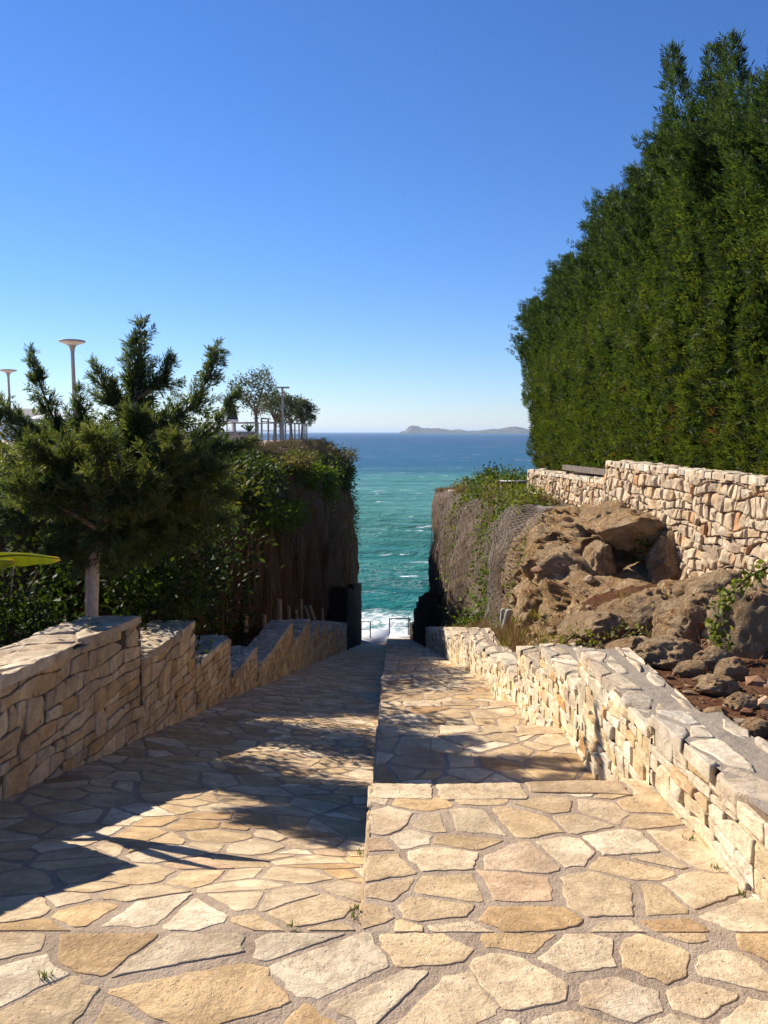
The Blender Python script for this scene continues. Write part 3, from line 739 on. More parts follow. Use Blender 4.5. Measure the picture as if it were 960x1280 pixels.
ICF = np.array([(0,1,2),(0,2,3),(0,3,4),(0,4,5),(0,5,1),(1,6,2),(2,7,3),(3,8,4),(4,9,5),(5,10,1),(6,7,2),(7,8,3),(8,9,4),(9,10,5),(10,6,1),(11,7,6),(11,8,7),(11,9,8),(11,10,9),(11,6,10)])
for k in range(1500):
    y = rng.uniform(2.2, 10.2); t = rng.uniform(0.05, 2.9)
    p = np.array(right_pt(y, t)); s_ = 0.008 + 0.07*rng.random()**7
    v = ICO*rng.uniform(0.65, 1.25, (12, 1))*np.array([1, rng.uniform(0.6, 1), rng.uniform(0.4, 0.8)])*s_ + p + (0, 0, s_*0.2)
    c = np.array([(0.42,0.29,0.18),(0.26,0.11,0.055),(0.34,0.19,0.10),(0.17,0.09,0.05),(0.48,0.37,0.26)])[rng.choice(5, p=[.2,.3,.25,.15,.1])]*rng.uniform(0.7, 1.2)
    mb.add(v, ICF, c)
import bmesh
bm = bmesh.new(); bmesh.ops.create_icosphere(bm, subdivisions=3, radius=1); SV = np.array([v.co[:] for v in bm.verts]); SF = np.array([[v.index for v in f.verts] for f in bm.faces]); bm.free()
for k in range(130):
    y = rng.uniform(3.0, 10.6); t = rng.uniform(0.15, 2.95); p = np.array(right_pt(y, t)); s_ = rng.uniform(0.03, 0.12)*(1.25 if t > 1.8 else 0.8); sd = rng.uniform(0, 50)
    k_ = np.array([0.35*noise.noise(Vector(v)*1.2 + Vector((sd, 0, 0))) + 0.28*(0.4 - abs(noise.noise(Vector(v)*2.4 + Vector((0, sd, 0))))) + 0.14*(0.3 - abs(noise.noise(Vector(v)*5 + Vector((0, 0, sd))))) for v in SV])
    V = SV*(1 + k_)[:, None]
    for q in range(4):
        nn = unit(rng.normal(size=3)); e = V @ nn - 0.72; V = V - np.outer(np.maximum(e, 0)*0.85, nn)
    mb.add(V*np.array([1, rng.uniform(0.7, 1), rng.uniform(0.5, 0.85)])*s_ + p - np.array([0, 0, 0.22*s_]), SF, np.array([(0.48, 0.32, 0.20), (0.38, 0.22, 0.12), (0.52, 0.39, 0.26)])[rng.integers(3)]*rng.uniform(0.75, 1.15))
lm = MB(); n = 4500
Pl = np.array([right_pt(rng.uniform(2.2, 10.4), rng.uniform(0.03, 2.9)) for _ in range(n)]) + (0, 0, 0.012)
Dl = unit(np.column_stack([rng.normal(size=n), rng.normal(size=n), 0.25*rng.normal(size=n)])); Sl = unit(np.cross(Dl, np.column_stack([0.5*rng.normal(size=(n, 2)), np.ones(n)])))
kites(lm, Pl, Dl, Sl, rng.uniform(0.02, 0.07, n), rng.uniform(0.006, 0.025, n), np.array([(0.22, 0.11, 0.05), (0.13, 0.07, 0.04), (0.32, 0.21, 0.11)])[rng.integers(3, size=n)], 0.1)
tag(lm.build('leaf_litter', [M_DRY]), 'dry brown leaves and twigs lying on the red earth', 'leaf litter', kind='stuff')
tag(mb.build('rubble', [M_BOULD2], smooth=False), 'loose stones scattered over the red earth', 'rubble', kind='stuff')

# ------------------------------------------------------------------ foliage helpers
def sprays(mb, P, D, L, col, nl=7, wid=0.2, spread=0.75, flat=None):
    """feathery conifer sprays: nl narrow leaflets fanned in a plane along D"""
    n = len(P); D = unit(D)
    S = unit(np.cross(D, unit(rng.normal(size=(n, 3))) if flat is None else flat))
    L = np.broadcast_to(L, (n,))
    for k in range(nl):
        t = k/max(1, nl-1)
        sg = 0 if k == nl-1 else (1 if k % 2 else -1)
        a = spread*(1 - 0.35*t)*rng.uniform(0.7, 1.25, n)[:, None]
        d = unit(D*np.cos(a) + S*sg*np.sin(a) + 0.12*rng.normal(size=(n, 3))) if sg else D
        b = P + D*(L*0.55*t)[:, None]
        l = L*(0.62 - 0.22*t if sg else 0.5)*rng.uniform(0.8, 1.2, n)
        s = unit(np.cross(d, np.cross(D, S) + 0.5*rng.normal(size=(n, 3))))
        kites(mb, b, d, s, l, l*wid, col*rng.uniform(0.85, 1.15, (n, 1)))
def lerp_cols(a, b, t): return np.asarray(a)[None]*(1-t[:, None]) + np.asarray(b)[None]*t[:, None]
def plume(mb, p0, p1, bend, n, rad, L, ca, cb, up=0.25, dens_tip=1.0):
    """one shoot of conifer foliage: a curved axis clothed in sprays that point along it and outwards"""
    p0, p1, bend = (np.asarray(q, float) for q in (p0, p1, bend))
    t = rng.random(n)**0.8
    mid = (p0+p1)/2 + bend
    A = ((1-t)**2)[:, None]*p0 + (2*t*(1-t))[:, None]*mid + (t**2)[:, None]*p1
    T = unit((2*(1-t))[:, None]*(mid-p0) + (2*t)[:, None]*(p1-mid))
    O = unit(np.cross(T, rng.normal(size=(n, 3))))
    r = rad*(1 - 0.85*t)*np.sqrt(rng.random(n))
    P = A + O*r[:, None]
    D = unit(T*0.9 + O*rng.uniform(0.25, 1.0, n)[:, None] + np.array([0, 0, up]))
    sprays(mb, P, D, L*(1 - 0.35*t)*rng.uniform(0.7, 1.3, n), lerp_cols(ca, cb, rng.random(n)))

# ------------------------------------------------------------------ cypress hedge
def make_cypress(seed, H, leaders):
    root = empty('cypress_tree')
    tb = MB(); zz = np.linspace(0, H*0.92, 10)
    tube(tb, np.column_stack([0.03*np.sin(zz*1.5 + seed), 0.03*np.cos(zz*1.7 + seed), zz]), np.linspace(0.085, 0.012, 10), 8)
    tb.build('trunk', [M_BARK], root)
    mb = MB()
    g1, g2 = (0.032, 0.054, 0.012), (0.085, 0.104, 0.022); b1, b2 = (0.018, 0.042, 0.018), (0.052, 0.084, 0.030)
    # clipped side walls of foliage
    n = 8200
    z = rng.random(n)**0.95*H*0.95; th = rng.uniform(0, 2*np.pi, n)
    top = H*0.80
    taper = np.where(z > top, 1 - 0.75*(z-top)/(H-top+1e-6), 1.0)*np.where(z < 0.35, 0.9, 1)
    bulge = np.array([0.20*noise.noise(Vector((math.cos(a)*1.4 + seed, math.sin(a)*1.4, h*1.1))) + 0.06*noise.noise(Vector((math.cos(a)*3 + seed, math.sin(a)*3, h*3))) for a, h in zip(th, z)])
    rx, ry = 0.62, 0.80
    k = (np.abs(np.cos(th))**5 + np.abs(np.sin(th))**5)**(-1/5)
    r = k*taper*(1 + bulge)*(1 - 0.22*rng.random(n)**2)
    P = np.column_stack([rx*r*np.cos(th), ry*r*np.sin(th), z])
    O = np.column_stack([np.cos(th), np.sin(th), np.zeros(n)])
    keep = (O[:, 0] < 0.55) | (rng.random(n) < 0.35); P, O, z = P[keep], O[keep], z[keep]; n = len(P)
    D = unit(O*rng.uniform(0.4, 1.1, (n, 1)) + np.array([-0.1, 0.05, 0.75])*rng.uniform(0.2, 1.3, (n, 1)) + 0.35*rng.normal(size=(n, 3)))
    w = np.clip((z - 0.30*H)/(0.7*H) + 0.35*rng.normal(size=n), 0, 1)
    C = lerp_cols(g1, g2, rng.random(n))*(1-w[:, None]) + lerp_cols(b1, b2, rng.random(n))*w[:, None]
    patch = np.array([noise.noise(Vector((p[0]*1.7+seed*5, p[1]*1.7, p[2]*1.2))) for p in P])
    gap_ = np.array([noise.noise(Vector((p[0]*2.5+seed*9, p[1]*2.6, p[2]*0.9 + 4))) for p in P]) < -0.33
    C[gap_] *= 0.8; P[gap_, 0] += 0.16
    br = (patch > 0.5) & (z < 0.7*H) & (rng.random(n) < 0.6)
    C[br] = np.array([0.12, 0.07, 0.03])*rng.uniform(0.6, 1.2, (br.sum(), 1))
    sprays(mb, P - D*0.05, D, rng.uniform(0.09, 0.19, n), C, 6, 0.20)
    # dense inside
    n = 2600; z = rng.random(n)*H*0.92; th = rng.uniform(0, 2*np.pi, n); tp = np.where(z > top, 1 - 0.8*(z-top)/(H-top), 1)
    r = tp*rng.uniform(0.45, 0.85, n)
    P = np.column_stack([rx*r*np.cos(th), ry*r*np.sin(th), z]); D = unit(rng.normal(size=(n, 3)) + (0, 0, 0.5))
    kites(mb, P, D, unit(np.cross(D, rng.normal(size=(n, 3)))), 0.22, 0.13, lerp_cols(g1, b1, rng.random(n)))
    # feathery shoots breaking out of the top, bent by the wind
    for k in range(44):
        a = rng.uniform(0, 2*np.pi); z0 = H*rng.uniform(0.66, 0.93)
        tp = 1 - 0.7*max(0, z0-top)/(H-top)
        p0 = np.array([rx*0.75*tp*math.cos(a), ry*0.75*tp*math.sin(a), z0])
        ln = rng.uniform(0.45, 1.0)
        d = unit(np.array([math.cos(a)*0.4 - 0.45, math.sin(a)*0.5 + 0.15, 1.0]))
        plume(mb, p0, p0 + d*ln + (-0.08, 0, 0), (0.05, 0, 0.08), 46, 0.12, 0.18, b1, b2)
    for (lx, ly, lz, bx) in leaders:
        p0 = np.array([lx*0.3, ly*0.3, H*0.72]); p1 = np.array([lx, ly, lz])
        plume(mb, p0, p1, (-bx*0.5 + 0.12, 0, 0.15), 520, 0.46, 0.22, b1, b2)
        for q in range(9):
            t = rng.uniform(0.35, 0.95); c = p0 + (p1-p0)*t; a = rng.uniform(0, 6.28)
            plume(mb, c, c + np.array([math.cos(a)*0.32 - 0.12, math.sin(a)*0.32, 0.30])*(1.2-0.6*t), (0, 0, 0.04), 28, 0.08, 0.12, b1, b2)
    mb.build('crown', [M_CYP], root)
    return root
LAB_C = 'tall clipped cypress in the dense green hedge above the pale wall'
variants = [make_cypress(1, 4.3, [(-0.15, 0.1, 4.75, 0.1), (0.2, -0.3, 4.5, 0.1)]),
            make_cypress(2, 4.1, [(-0.1, -0.2, 4.6, 0.15), (0.1, 0.35, 4.4, 0.1)]),
            make_cypress(3, 4.4, [(-0.25, 0.0, 4.9, 0.2), (0.15, 0.3, 4.5, 0.1)])]
tallv = make_cypress(4, 5.0, [(-0.45, 0.25, 6.25, 0.35), (-0.05, -0.25, 6.0, 0.3), (0.25, 0.2, 5.6, 0.2)])
hedge = [(4.5, 0, 0.93), (5.6, 1, 0.96), (6.7, 2, 0.96), (7.8, 0, 1.0), (8.8, 1, 1.05), (9.8, 3, 0.86), (10.9, 3, 0.945), (11.95, 2, 1.06), (12.95, 0, 1.10), (14.1, 1, 1.14), (15.3, 2, 1.07),
         (16.5, 0, 1.08), (17.7, 1, 1.10), (18.9, 2, 1.05), (20.1, 0, 1.06), (21.2, 1, 1.04), (22.2, 2, 0.97)]
LABELS = {10.9: 'tallest cypress of the hedge with wind bent tips against the sky',
          22.2: 'last cypress of the hedge at its seaward end, leaning out over the sea', 21.2: 'hedge cypress next to the last one at the seaward end'}
seen = set()
for i, (y, v, s) in enumerate(hedge):
    src = (variants + [tallv])[v]
    o = src if v not in seen else copy_tree(src); seen.add(v)
    o.location = (float(I(y, [4, 8, 12, 18, 22.2], [5.2, 4.95, 4.66, 4.76, 5.0])), y, max(zplat(y), -0.95) - 0.05)
    o.scale = (0.98, 1.0, s); o.rotation_euler = (R(((i*53) % 7 - 3)*0.6), R(float(I(y, [9, 10.9, 12, 19, 22.2], [-1, -3.5, -1.5, -2, -6]))), R((i*37) % 11 - 5))
    tag(o, LABELS.get(y, LAB_C), 'cypress', 'clipped cypresses of the hedge')

# ------------------------------------------------------------------ broad-leaf shrubs
def leaf_mass(mb, c, rad, n, size, ca, cb, clumps=14, shell=0.55, droop=0.0, asp=0.45):
    c = np.asarray(c, float); rad = np.asarray(rad, float)
    K = unit(rng.normal(size=(clumps, 3)))*(shell + (1-shell)*rng.random((clumps, 1)))
    kt = rng.random(clumps)
    w = rng.integers(clumps, size=n)
    P0 = K[w] + 0.30*rng.normal(size=(n, 3))
    P = c + P0*rad
    O = unit(P0)
    D = unit(O*0.7 + rng.normal(size=(n, 3))*0.8 + np.array([0, 0, 0.35 - droop]))
    S = unit(np.cross(D, O + 0.7*rng.normal(size=(n, 3))))
    t = np.clip(0.55*kt[w] + 0.45*rng.random(n), 0, 1)
    L = size*rng.uniform(0.6, 1.3, n)
    kites(mb, P, D, S, L, L*asp, lerp_cols(ca, cb, t), 0.08)
def shrub(name, label, c, rad, n, size, ca, cb, cat='shrub', group=None, clumps=14, stems=6, mat=None, droop=0.0, asp=0.45, base=None):
    root = tag(empty(name, c), label, cat, group)
    mb = MB(); leaf_mass(mb, (0, 0, 0), rad, n, size, ca, cb, clumps, droop=droop, asp=asp)
    mb.build('foliage', [mat or M_LEAF], root)
    sb = MB()
    for k in range(stems):
        a = rng.uniform(0, 6.28); e = np.array([math.cos(a)*rad[0]*0.6, math.sin(a)*rad[1]*0.6, rad[2]*rng.uniform(0.1, 0.6)])
        b0 = np.array([0, 0, -rad[2]*1.0]) if base is None else np.array(base)
        tube(sb, [b0, b0*0.4 + e*0.45 + (0, 0, 0.05), e], [0.022, 0.014, 0.005], 5)
    sb.build('stem', [M_BARK], root)
    return root
DG1, DG2 = (0.016, 0.030, 0.010), (0.055, 0.080, 0.018)
YG1, YG2 = (0.045, 0.060, 0.014), (0.135, 0.125, 0.024)
BG1, BG2 = (0.055, 0.095, 0.012), (0.14, 0.18, 0.022)

# ------------------------------------------------------------------ spreading conifer on the left
TY = 6.5
root = tag(empty('spreading_conifer', at(116, 790, TY + 0.15)), 'spreading dark conifer with pale trunk and wind swept arms behind the left wall', 'tree')
inv = -np.array(root.location)
tb = MB()
p = [at(117, 850, TY+0.1), at(115, 765, TY+0.1), at(117, 705, TY+0.1), at(128, 640, TY), at(155, 560, TY), at(172, 480, TY), at(176, 415, TY)]
tube(tb, np.array(p) + inv, [0.062, 0.052, 0.05, 0.045, 0.035, 0.02, 0.006], 10)
tb.build('trunk', [M_PALEBARK], root)
st = MB(); tube(st, np.array([at(108, 830, TY), at(108, 700, TY)]) + inv, 0.012, 6); st.build('support_stake', [M_WOOD], root)
cb, bb = MB(), MB()
c1, c2, y1_, y2_ = (0.033, 0.058, 0.032), (0.095, 0.125, 0.058), (0.06, 0.076, 0.024), (0.17, 0.155, 0.042)
ARMS = [  # start px, end px, bend in px, radius, yellowness, depth offset start/end
    ((160, 560), (177, 402), (0, 0), 0.17, 0.1, 0, 0), ((165, 545), (272, 430), (18, 22), 0.15, 0.1, 0, 0.25), ((150, 600), (298, 486), (18, 12), 0.105, 0.1, 0, 0.4), ((160, 590), (322, 550), (10, 0), 0.10, 0.2, -0.1, 0.3), ((165, 520), (118, 452), (-5, 8), 0.13, 0.1, 0, -0.1), ((168, 500), (214, 445), (6, 5), 0.12, 0.1, 0, -0.15),
    ((110, 600), (36, 436), (-4, 10), 0.13, 0.1, 0.2, 0.3), ((100, 590), (98, 485), (0, 0), 0.13, 0.1, 0.2, 0.3), ((90, 600), (-20, 500), (0, -10), 0.18, 0.15, 0, 0),
    ((140, 620), (40, 560), (-10, -10), 0.2, 0.5, -0.4, -0.9), ((150, 640), (120, 545), (0, 0), 0.2, 0.6, -0.5, -1.0), ((170, 640), (215, 545), (10, 0), 0.2, 0.7, -0.4, -0.9),
    ((190, 640), (270, 585), (10, -5), 0.2, 0.7, -0.3, -0.6), ((120, 660), (20, 610), (-10, -10), 0.2, 0.4, -0.5, -0.9), ((170, 600), (165, 520), (0, 0), 0.22, 0.4, -0.2, -0.5),
    ((140, 610), (20, 585), (0, -10), 0.2, 0.2, 0.1, 0.3), ((150, 620), (285, 600), (0, -8), 0.2, 0.2, 0.1, 0.4), ((150, 650), (300, 650), (0, -10), 0.18, 0.15, 0.2, 0.5), ((130, 660), (-10, 655), (0, -10), 0.2, 0.15, 0.1, 0.3), ((130, 670), (60, 690), (0, -10), 0.16, 0.1, 0.0, -0.3), ((150, 670), (235, 690), (0, -10), 0.16, 0.1, 0.0, 0.2), ((140, 640), (150, 690), (0, 0), 0.18, 0.1, -0.2, -0.6),
    ((130, 650), (190, 600), (0, 0), 0.22, 0.6, -0.6, -0.9), ((180, 650), (290, 620), (0, -8), 0.18, 0.5, 0, 0.3), ((110, 640), (70, 580), (0, 0), 0.22, 0.5, -0.3, -0.7)]
for (s, e, bd, rad, yl, d0, d1) in ARMS:
    yl *= 0.5
    p0 = np.array(at(s[0], s[1], TY + d0)) + inv; p1 = np.array(at(e[0], e[1], TY + d1)) + inv
    mid = np.array(at((s[0]+e[0])/2 + bd[0], (s[1]+e[1])/2 + bd[1], TY + (d0+d1)/2)) + inv
    bend = mid - (p0+p1)/2
    ca = np.array(c1)*(1-yl) + np.array(y1_)*yl; cc = np.array(c2)*(1-yl) + np.array(y2_)*yl
    ln = np.linalg.norm(p1-p0)
    tt = np.linspace(0, 0.93, 8)[:, None]
    A = (1-tt)**2*p0 + 2*tt*(1-tt)*(mid + bend) + tt**2*p1
    tube(bb, A, np.linspace(0.024, 0.004, 8), 6)
    plume(cb, p0, p1, bend*2, int(150*ln/0.9), rad*0.45, 0.12, ca, cc, 0.1)
    side0 = unit(np.cross(p1-p0, [0.0, 1.0, 0.25]))
    for k in range(int(34*ln)):
        t = rng.uniform(0.10, 0.96); c = (1-t)**2*p0 + 2*t*(1-t)*(mid + bend) + t*t*p1
        T = unit(p1-p0); O = unit(side0*(1 if k % 2 else -1) + 0.75*rng.normal(size=3))
        l = rad*rng.uniform(1.6, 3.2)*(1.05 - 0.88*t)
        q = c + unit(O*0.85 + T*rng.uniform(0.6, 1.3) + np.array([0, 0, 0.12]))*l
        fl = unit(np.cross(q - c, T))
        n_ = max(6, int(70*l)); tt_ = rng.random(n_)**0.8
        P_ = c + (q-c)*tt_[:, None] + np.array([0, 0, -0.06*l])*np.sin(tt_*np.pi)[:, None]
        sd = np.where(rng.random(n_) < 0.5, 1, -1)[:, None]*unit(np.cross(fl, q-c))
        D_ = unit((q-c)/l*0.9 + sd*rng.uniform(0.1, 0.9, (n_, 1)) + 0.28*rng.normal(size=(n_, 3)))
        sprays(cb, P_, D_, (0.045 + 0.085*(1-tt_))*rng.uniform(0.7, 1.3, n_)*(0.6 + 0.8*rad/0.18*(1-0.5*t)), lerp_cols(ca, cc, rng.random(n_)), 7, 0.17, 0.6)
# dense body of the crown
for (px, py, d, r, n, yl) in [(150, 575, 0, (0.42, 0.4, 0.12), 700, 0.2), (80, 605, 0.1, (0.6, 0.5, 0.12), 800, 0.15), (215, 610, 0.1, (0.55, 0.4, 0.12), 800, 0.2), (140, 645, 0.1, (0.7, 0.45, 0.12), 900, 0.1), (200, 665, 0.3, (0.6, 0.4, 0.12), 600, 0.05), (130, 688, 0.15, (0.45, 0.35, 0.10), 550, 0.05), (60, 665, 0.3, (0.6, 0.4, 0.12), 600, 0.05)]:
    ca = np.array(c1)*(1-yl) + np.array(y1_)*yl; cc = np.array(c2)*(1-yl) + np.array(y2_)*yl
    c0 = np.array(at(px, py, TY + d)) + inv
    for k in range(n//22):
        u = unit(rng.normal(size=3)); b0 = c0 + u*np.array(r)*rng.uniform(0.2, 0.75); e0 = b0 + (u*0.8 + np.array([0, -0.1, 0.15]))*rng.uniform(0.2, 0.42)
        plume(cb, b0, e0, (0, 0, 0.04), 20, 0.075, 0.13, ca*rng.uniform(0.8, 1.2), cc*rng.uniform(0.7, 1.25), 0.05)
bb.build('branches', [M_BARK], root)
cb.build('crown', [M_CYP], root)

# shrubs and undergrowth behind the left wall
SH = [('dark bushy shrub behind the near left wall under the banana leaf', (10, 735, 7.2), (0.75, 0.6, 0.55), 2600, 0.075, DG1, DG2),
      ('low dark shrub beside the pale trunk behind the left wall', (40, 790, 6.9), (0.5, 0.4, 0.32), 1500, 0.07, DG1, DG2),
      ('dense dark shrub between the conifer and the cliff', (215, 690, 8.6), (0.7, 0.7, 0.75), 3200, 0.08, DG1, DG2),
      ('shrub with yellow green tips below the conifer arms', (230, 610, 8.4), (0.65, 0.55, 0.40), 2400, 0.08, YG1, YG2),
      ('shrub with yellowish tips at the left frame edge behind the wall', (25, 610, 7.2), (0.8, 0.55, 0.45), 2600, 0.08, YG1, YG2),
      ('round dark shrub on the terrace edge behind the conifer', (95, 575, 9.5), (0.85, 0.6, 0.42), 2400, 0.085, DG1, YG2),
      ('dark leafy shrub right of the pale trunk above the second wall step', (190, 745, 8.3), (0.6, 0.5, 0.5), 2000, 0.075, DG1, DG2),
      ('dark shrub on the terrace edge left of the wooden posts', (250, 590, 12.0), (0.8, 0.6, 0.33), 2000, 0.085, DG1, DG2),
      ('dark shrub at the cliff top below the wooden posts', (300, 605, 14.5), (0.7, 0.7, 0.38), 2000, 0.09, DG1, DG2)]
for lab, (px, py, y), rad, n, sz, ca, cc in SH:
    shrub('shrub', lab, at(px, py, y), rad, n, sz, ca, cc, group='shrubs behind the left wall')

# ivy over the near end of the cliff
def on_left(y, t): return np.array(left_pt(y, t))
mb = MB()
n = 9500
yy = 9.3 + 13*rng.random(n)**1.6; tt = rng.uniform(0.9, 2.6, n)
msk = np.array([noise.noise(Vector((a*0.9, b*1.8, 1.7))) for a, b in zip(yy, tt)]) + 0.45 - np.clip((yy-12.6)/3.2, 0, 1)*np.clip(2.6 - tt, 0, 1)*1.0 > 0
yy, tt = yy[msk], tt[msk]; n = len(yy)
P = np.array([left_pt(a, b) for a, b in zip(yy, tt)]) + np.column_stack([rng.uniform(0.0, 0.22, n), rng.normal(0, 0.05, n), rng.normal(0, 0.05, n)])
D = unit(np.column_stack([rng.uniform(0.2, 0.9, n), rng.normal(0, 0.5, n), rng.uniform(-0.9, 0.3, n)])); S = unit(np.cross(D, np.array([1.0, 0, 0.3]) + 0.5*rng.normal(size=(n, 3))))
kites(mb, P, D, S, rng.uniform(0.06, 0.12, n), rng.uniform(0.05, 0.085, n), lerp_cols((0.02, 0.038, 0.012), (0.05, 0.08, 0.02), rng.random(n)), 0.08)
tag(mb.build('ivy', [M_LEAF]), 'dark ivy hanging over the near end of the brown cliff', 'ivy', kind='stuff')
# dry stems hanging on the cliff face
mb = MB()
for k in range(2600):
    y = 12 + 29.3*rng.random()**1.2; t = rng.uniform(1.35, 2.3); ln = rng.uniform(0.4, 2.2)*(0.5 + 0.5*(y/40))
    if noise.noise(Vector((y*0.8, t*2, 31))) < 0.02: continue
    p = on_left(y, t) + np.array([0.06 + 0.1*rng.random(), 0, 0]); n = 5
    zz = np.linspace(0, -ln, n)
    pts = np.column_stack([p[0] + np.cumsum(rng.normal(0.0, 0.02, n)) + 0.08, p[1] + np.cumsum(rng.normal(0, 0.03, n)), p[2] + zz])
    w = 0.008 + 0.008*rng.random()
    V = np.stack([pts + (0, w, 0), pts - (0, w, 0)], 1)
    grid(mb, V, np.array([(0.24, 0.16, 0.09), (0.34, 0.25, 0.16), (0.11, 0.10, 0.045)][rng.integers(3)])*rng.uniform(0.7, 1.2))
tag(mb.build('hanging_stems', [M_DRY]), 'dry brown stems hanging down the shaded cliff face', 'dry stems', kind='stuff')
mb = MB(); n = 10500
yy = 14 + 27*rng.random(n)**1.15; tt = 1.45 + 0.85*rng.random(n)**0.6
cl = np.array([noise.noise(Vector((a*0.55, b*1.6, 9.3))) for a, b in zip(yy, tt)])
k_ = cl + (tt - 1.95)*0.9 > -0.08; yy, tt = yy[k_], tt[k_]; n = len(yy)
P = np.array([left_pt(a, b) for a, b in zip(yy, tt)]) + np.column_stack([rng.uniform(0.03, 0.28, n), rng.normal(0, 0.06, n), rng.normal(0, 0.06, n)])
D = unit(np.column_stack([rng.uniform(0.1, 0.8, n), rng.normal(0, 0.5, n), rng.uniform(-1.0, 0.2, n)])); S = unit(np.cross(D, np.array([1.0, 0, 0.3]) + 0.5*rng.normal(size=(n, 3))))
L_ = rng.uniform(0.06, 0.13, n)*(0.7 + yy/50)
kites(mb, P, D, S, L_, L_*0.5, lerp_cols((0.045, 0.06, 0.018), (0.15, 0.15, 0.045), rng.random(n)), 0.08)
tag(mb.build('ivy', [M_LEAF]), 'sparse olive green growth hanging down the far part of the left cliff', 'hanging plants', kind='stuff')
# plants on the crest of the left cliff
CR = [('bright green bush on the seaward corner of the left cliff', (31, 1.86), (0.55, 1.5, 0.55), 2400, 0.15, BG1, BG2),
      ('bright green bush high on the cliff corner below the fence', (27, 1.9), (0.5, 1.3, 0.38), 1800, 0.14, BG1, BG2),
      ('green bush hanging over the middle of the left cliff', (20, 1.72), (0.45, 1.6, 0.36), 2400, 0.10, DG2, BG2),
      ('olive green bush trailing over the left cliff near the ivy', (16.5, 1.75), (0.45, 1.3, 0.36), 2200, 0.10, DG1, BG2),
      ('brownish dry bush at the seaward brow of the cliff', (38.5, 2.15), (0.7, 1.6, 0.6), 2600, 0.13, (0.07, 0.055, 0.035), (0.15, 0.115, 0.065)),
      ('dry brown bush on the cliff brow beneath the fence posts', (23.5, 2.05), (0.4, 2.0, 0.22), 2200, 0.10, (0.07, 0.06, 0.035), (0.15, 0.12, 0.06)),
      ('dull green bush below the fence in the middle of the cliff', (24, 1.95), (0.45, 1.4, 0.40), 2000, 0.11, (0.05, 0.055, 0.02), BG2),
      ('dark green bush drooping at the seaward end of the cliff', (36, 1.9), (0.5, 1.8, 0.7), 2400, 0.14, DG1, DG2),
      ('tall dark bush added on the cliff top left of the wooden posts to shade the steps', (14.4, 2.3), (0.55, 0.9, 0.55), 2600, 0.09, DG1, DG2),  # added to keep the sun off the far steps
      ('dense dark bush added on the terrace edge in front of the brown posts for shade on the steps', (16.4, 2.35), (0.5, 0.9, 0.38), 2600, 0.09, DG1, DG2),  # added sun blocker for the treads further down
      ('dark bush added out of sight on the cliff brow above the ivy to shade the steps', (12.8, 2.5), (0.8, 0.9, 0.95), 2600, 0.09, DG1, YG1)]  # added and enlarged, unseen behind the conifer crown, to cast shade on the steps
for lab, (y, t), rad, n, sz, ca, cc in CR:
    shrub('cliff_bush', lab, Vector(left_pt(y, t)) + Vector((0.08, 0, 0.12)), rad, n, sz, ca, cc, 'bush', 'bushes on the left cliff crest', droop=0.25)

# banana leaf reaching in from the left
root = tag(empty('banana_plant', at(-70, 800, 4.6)), 'banana plant with a broad yellow green leaf over the left wall', 'plant')
inv = -np.array(root.location)
sb = MB(); base = at(-70, 840, 4.6); tube(sb, np.array([base, at(-72, 760, 4.6), at(-66, 715, 4.6)]) + inv, [0.06, 0.05, 0.03], 10); sb.build('stalk', [M_PALEBARK], root)
def banana(p0, p1, wid, sag, tw):
    p0, p1 = np.array(p0) + inv, np.array(p1) + inv; n = 26; lm = MB()
    s = np.linspace(0, 1, n); A = p0 + (p1-p0)*s[:, None] + np.column_stack([0*s, 0*s, sag*np.sin(s*np.pi)])
    T = unit(p1-p0); S = unit(np.cross(T, [0, 0, 1.0]))*math.cos(tw) + np.array([0, 0, 1])*math.sin(tw); N = np.cross(S, T)
    w = wid*np.clip(np.sin(np.pi*np.clip(s*0.93 + 0.04, 0, 1)), 0, 1)**0.55
    rows = []
    for k in range(n):
        rows.append([A[k] + S*w[k]*q + N*(-abs(q)**1.5*w[k]*0.55 + 0.004*math.sin(s[k]*30 + 3*q)*abs(q)) for q in np.linspace(-1, 1, 9)])
    tn = np.zeros((n, 9, 3)); tn[:] = (0.13, 0.17, 0.015); tn[:, 4] = (0.22, 0.25, 0.06); tn[::3] *= 0.84; tn[:2] *= 0.8; tn[-2:] = (0.26, 0.2, 0.05)
    tube(lm, A - N*0.01, np.linspace(0.011, 0.003, n), 6, (0.2, 0.23, 0.06))
    grid(lm, np.array(rows), tn); lm.build('leaf', [M_BANANA], root)
M_BANANA = leaf_mat('banana leaf', 0.35, 0.42, 0.4, (1.5, 1.35, 0.3))
banana(at(-66, 715, 4.6), at(74, 697, 4.35), 0.075, 0.06, 0.75)
banana(at(-66, 716, 4.6), at(18, 700, 4.1), 0.06, 0.03, 0.9)
banana(at(-66, 716, 4.6), at(-150, 640, 4.8), 0.09, 0.08, 0.2)

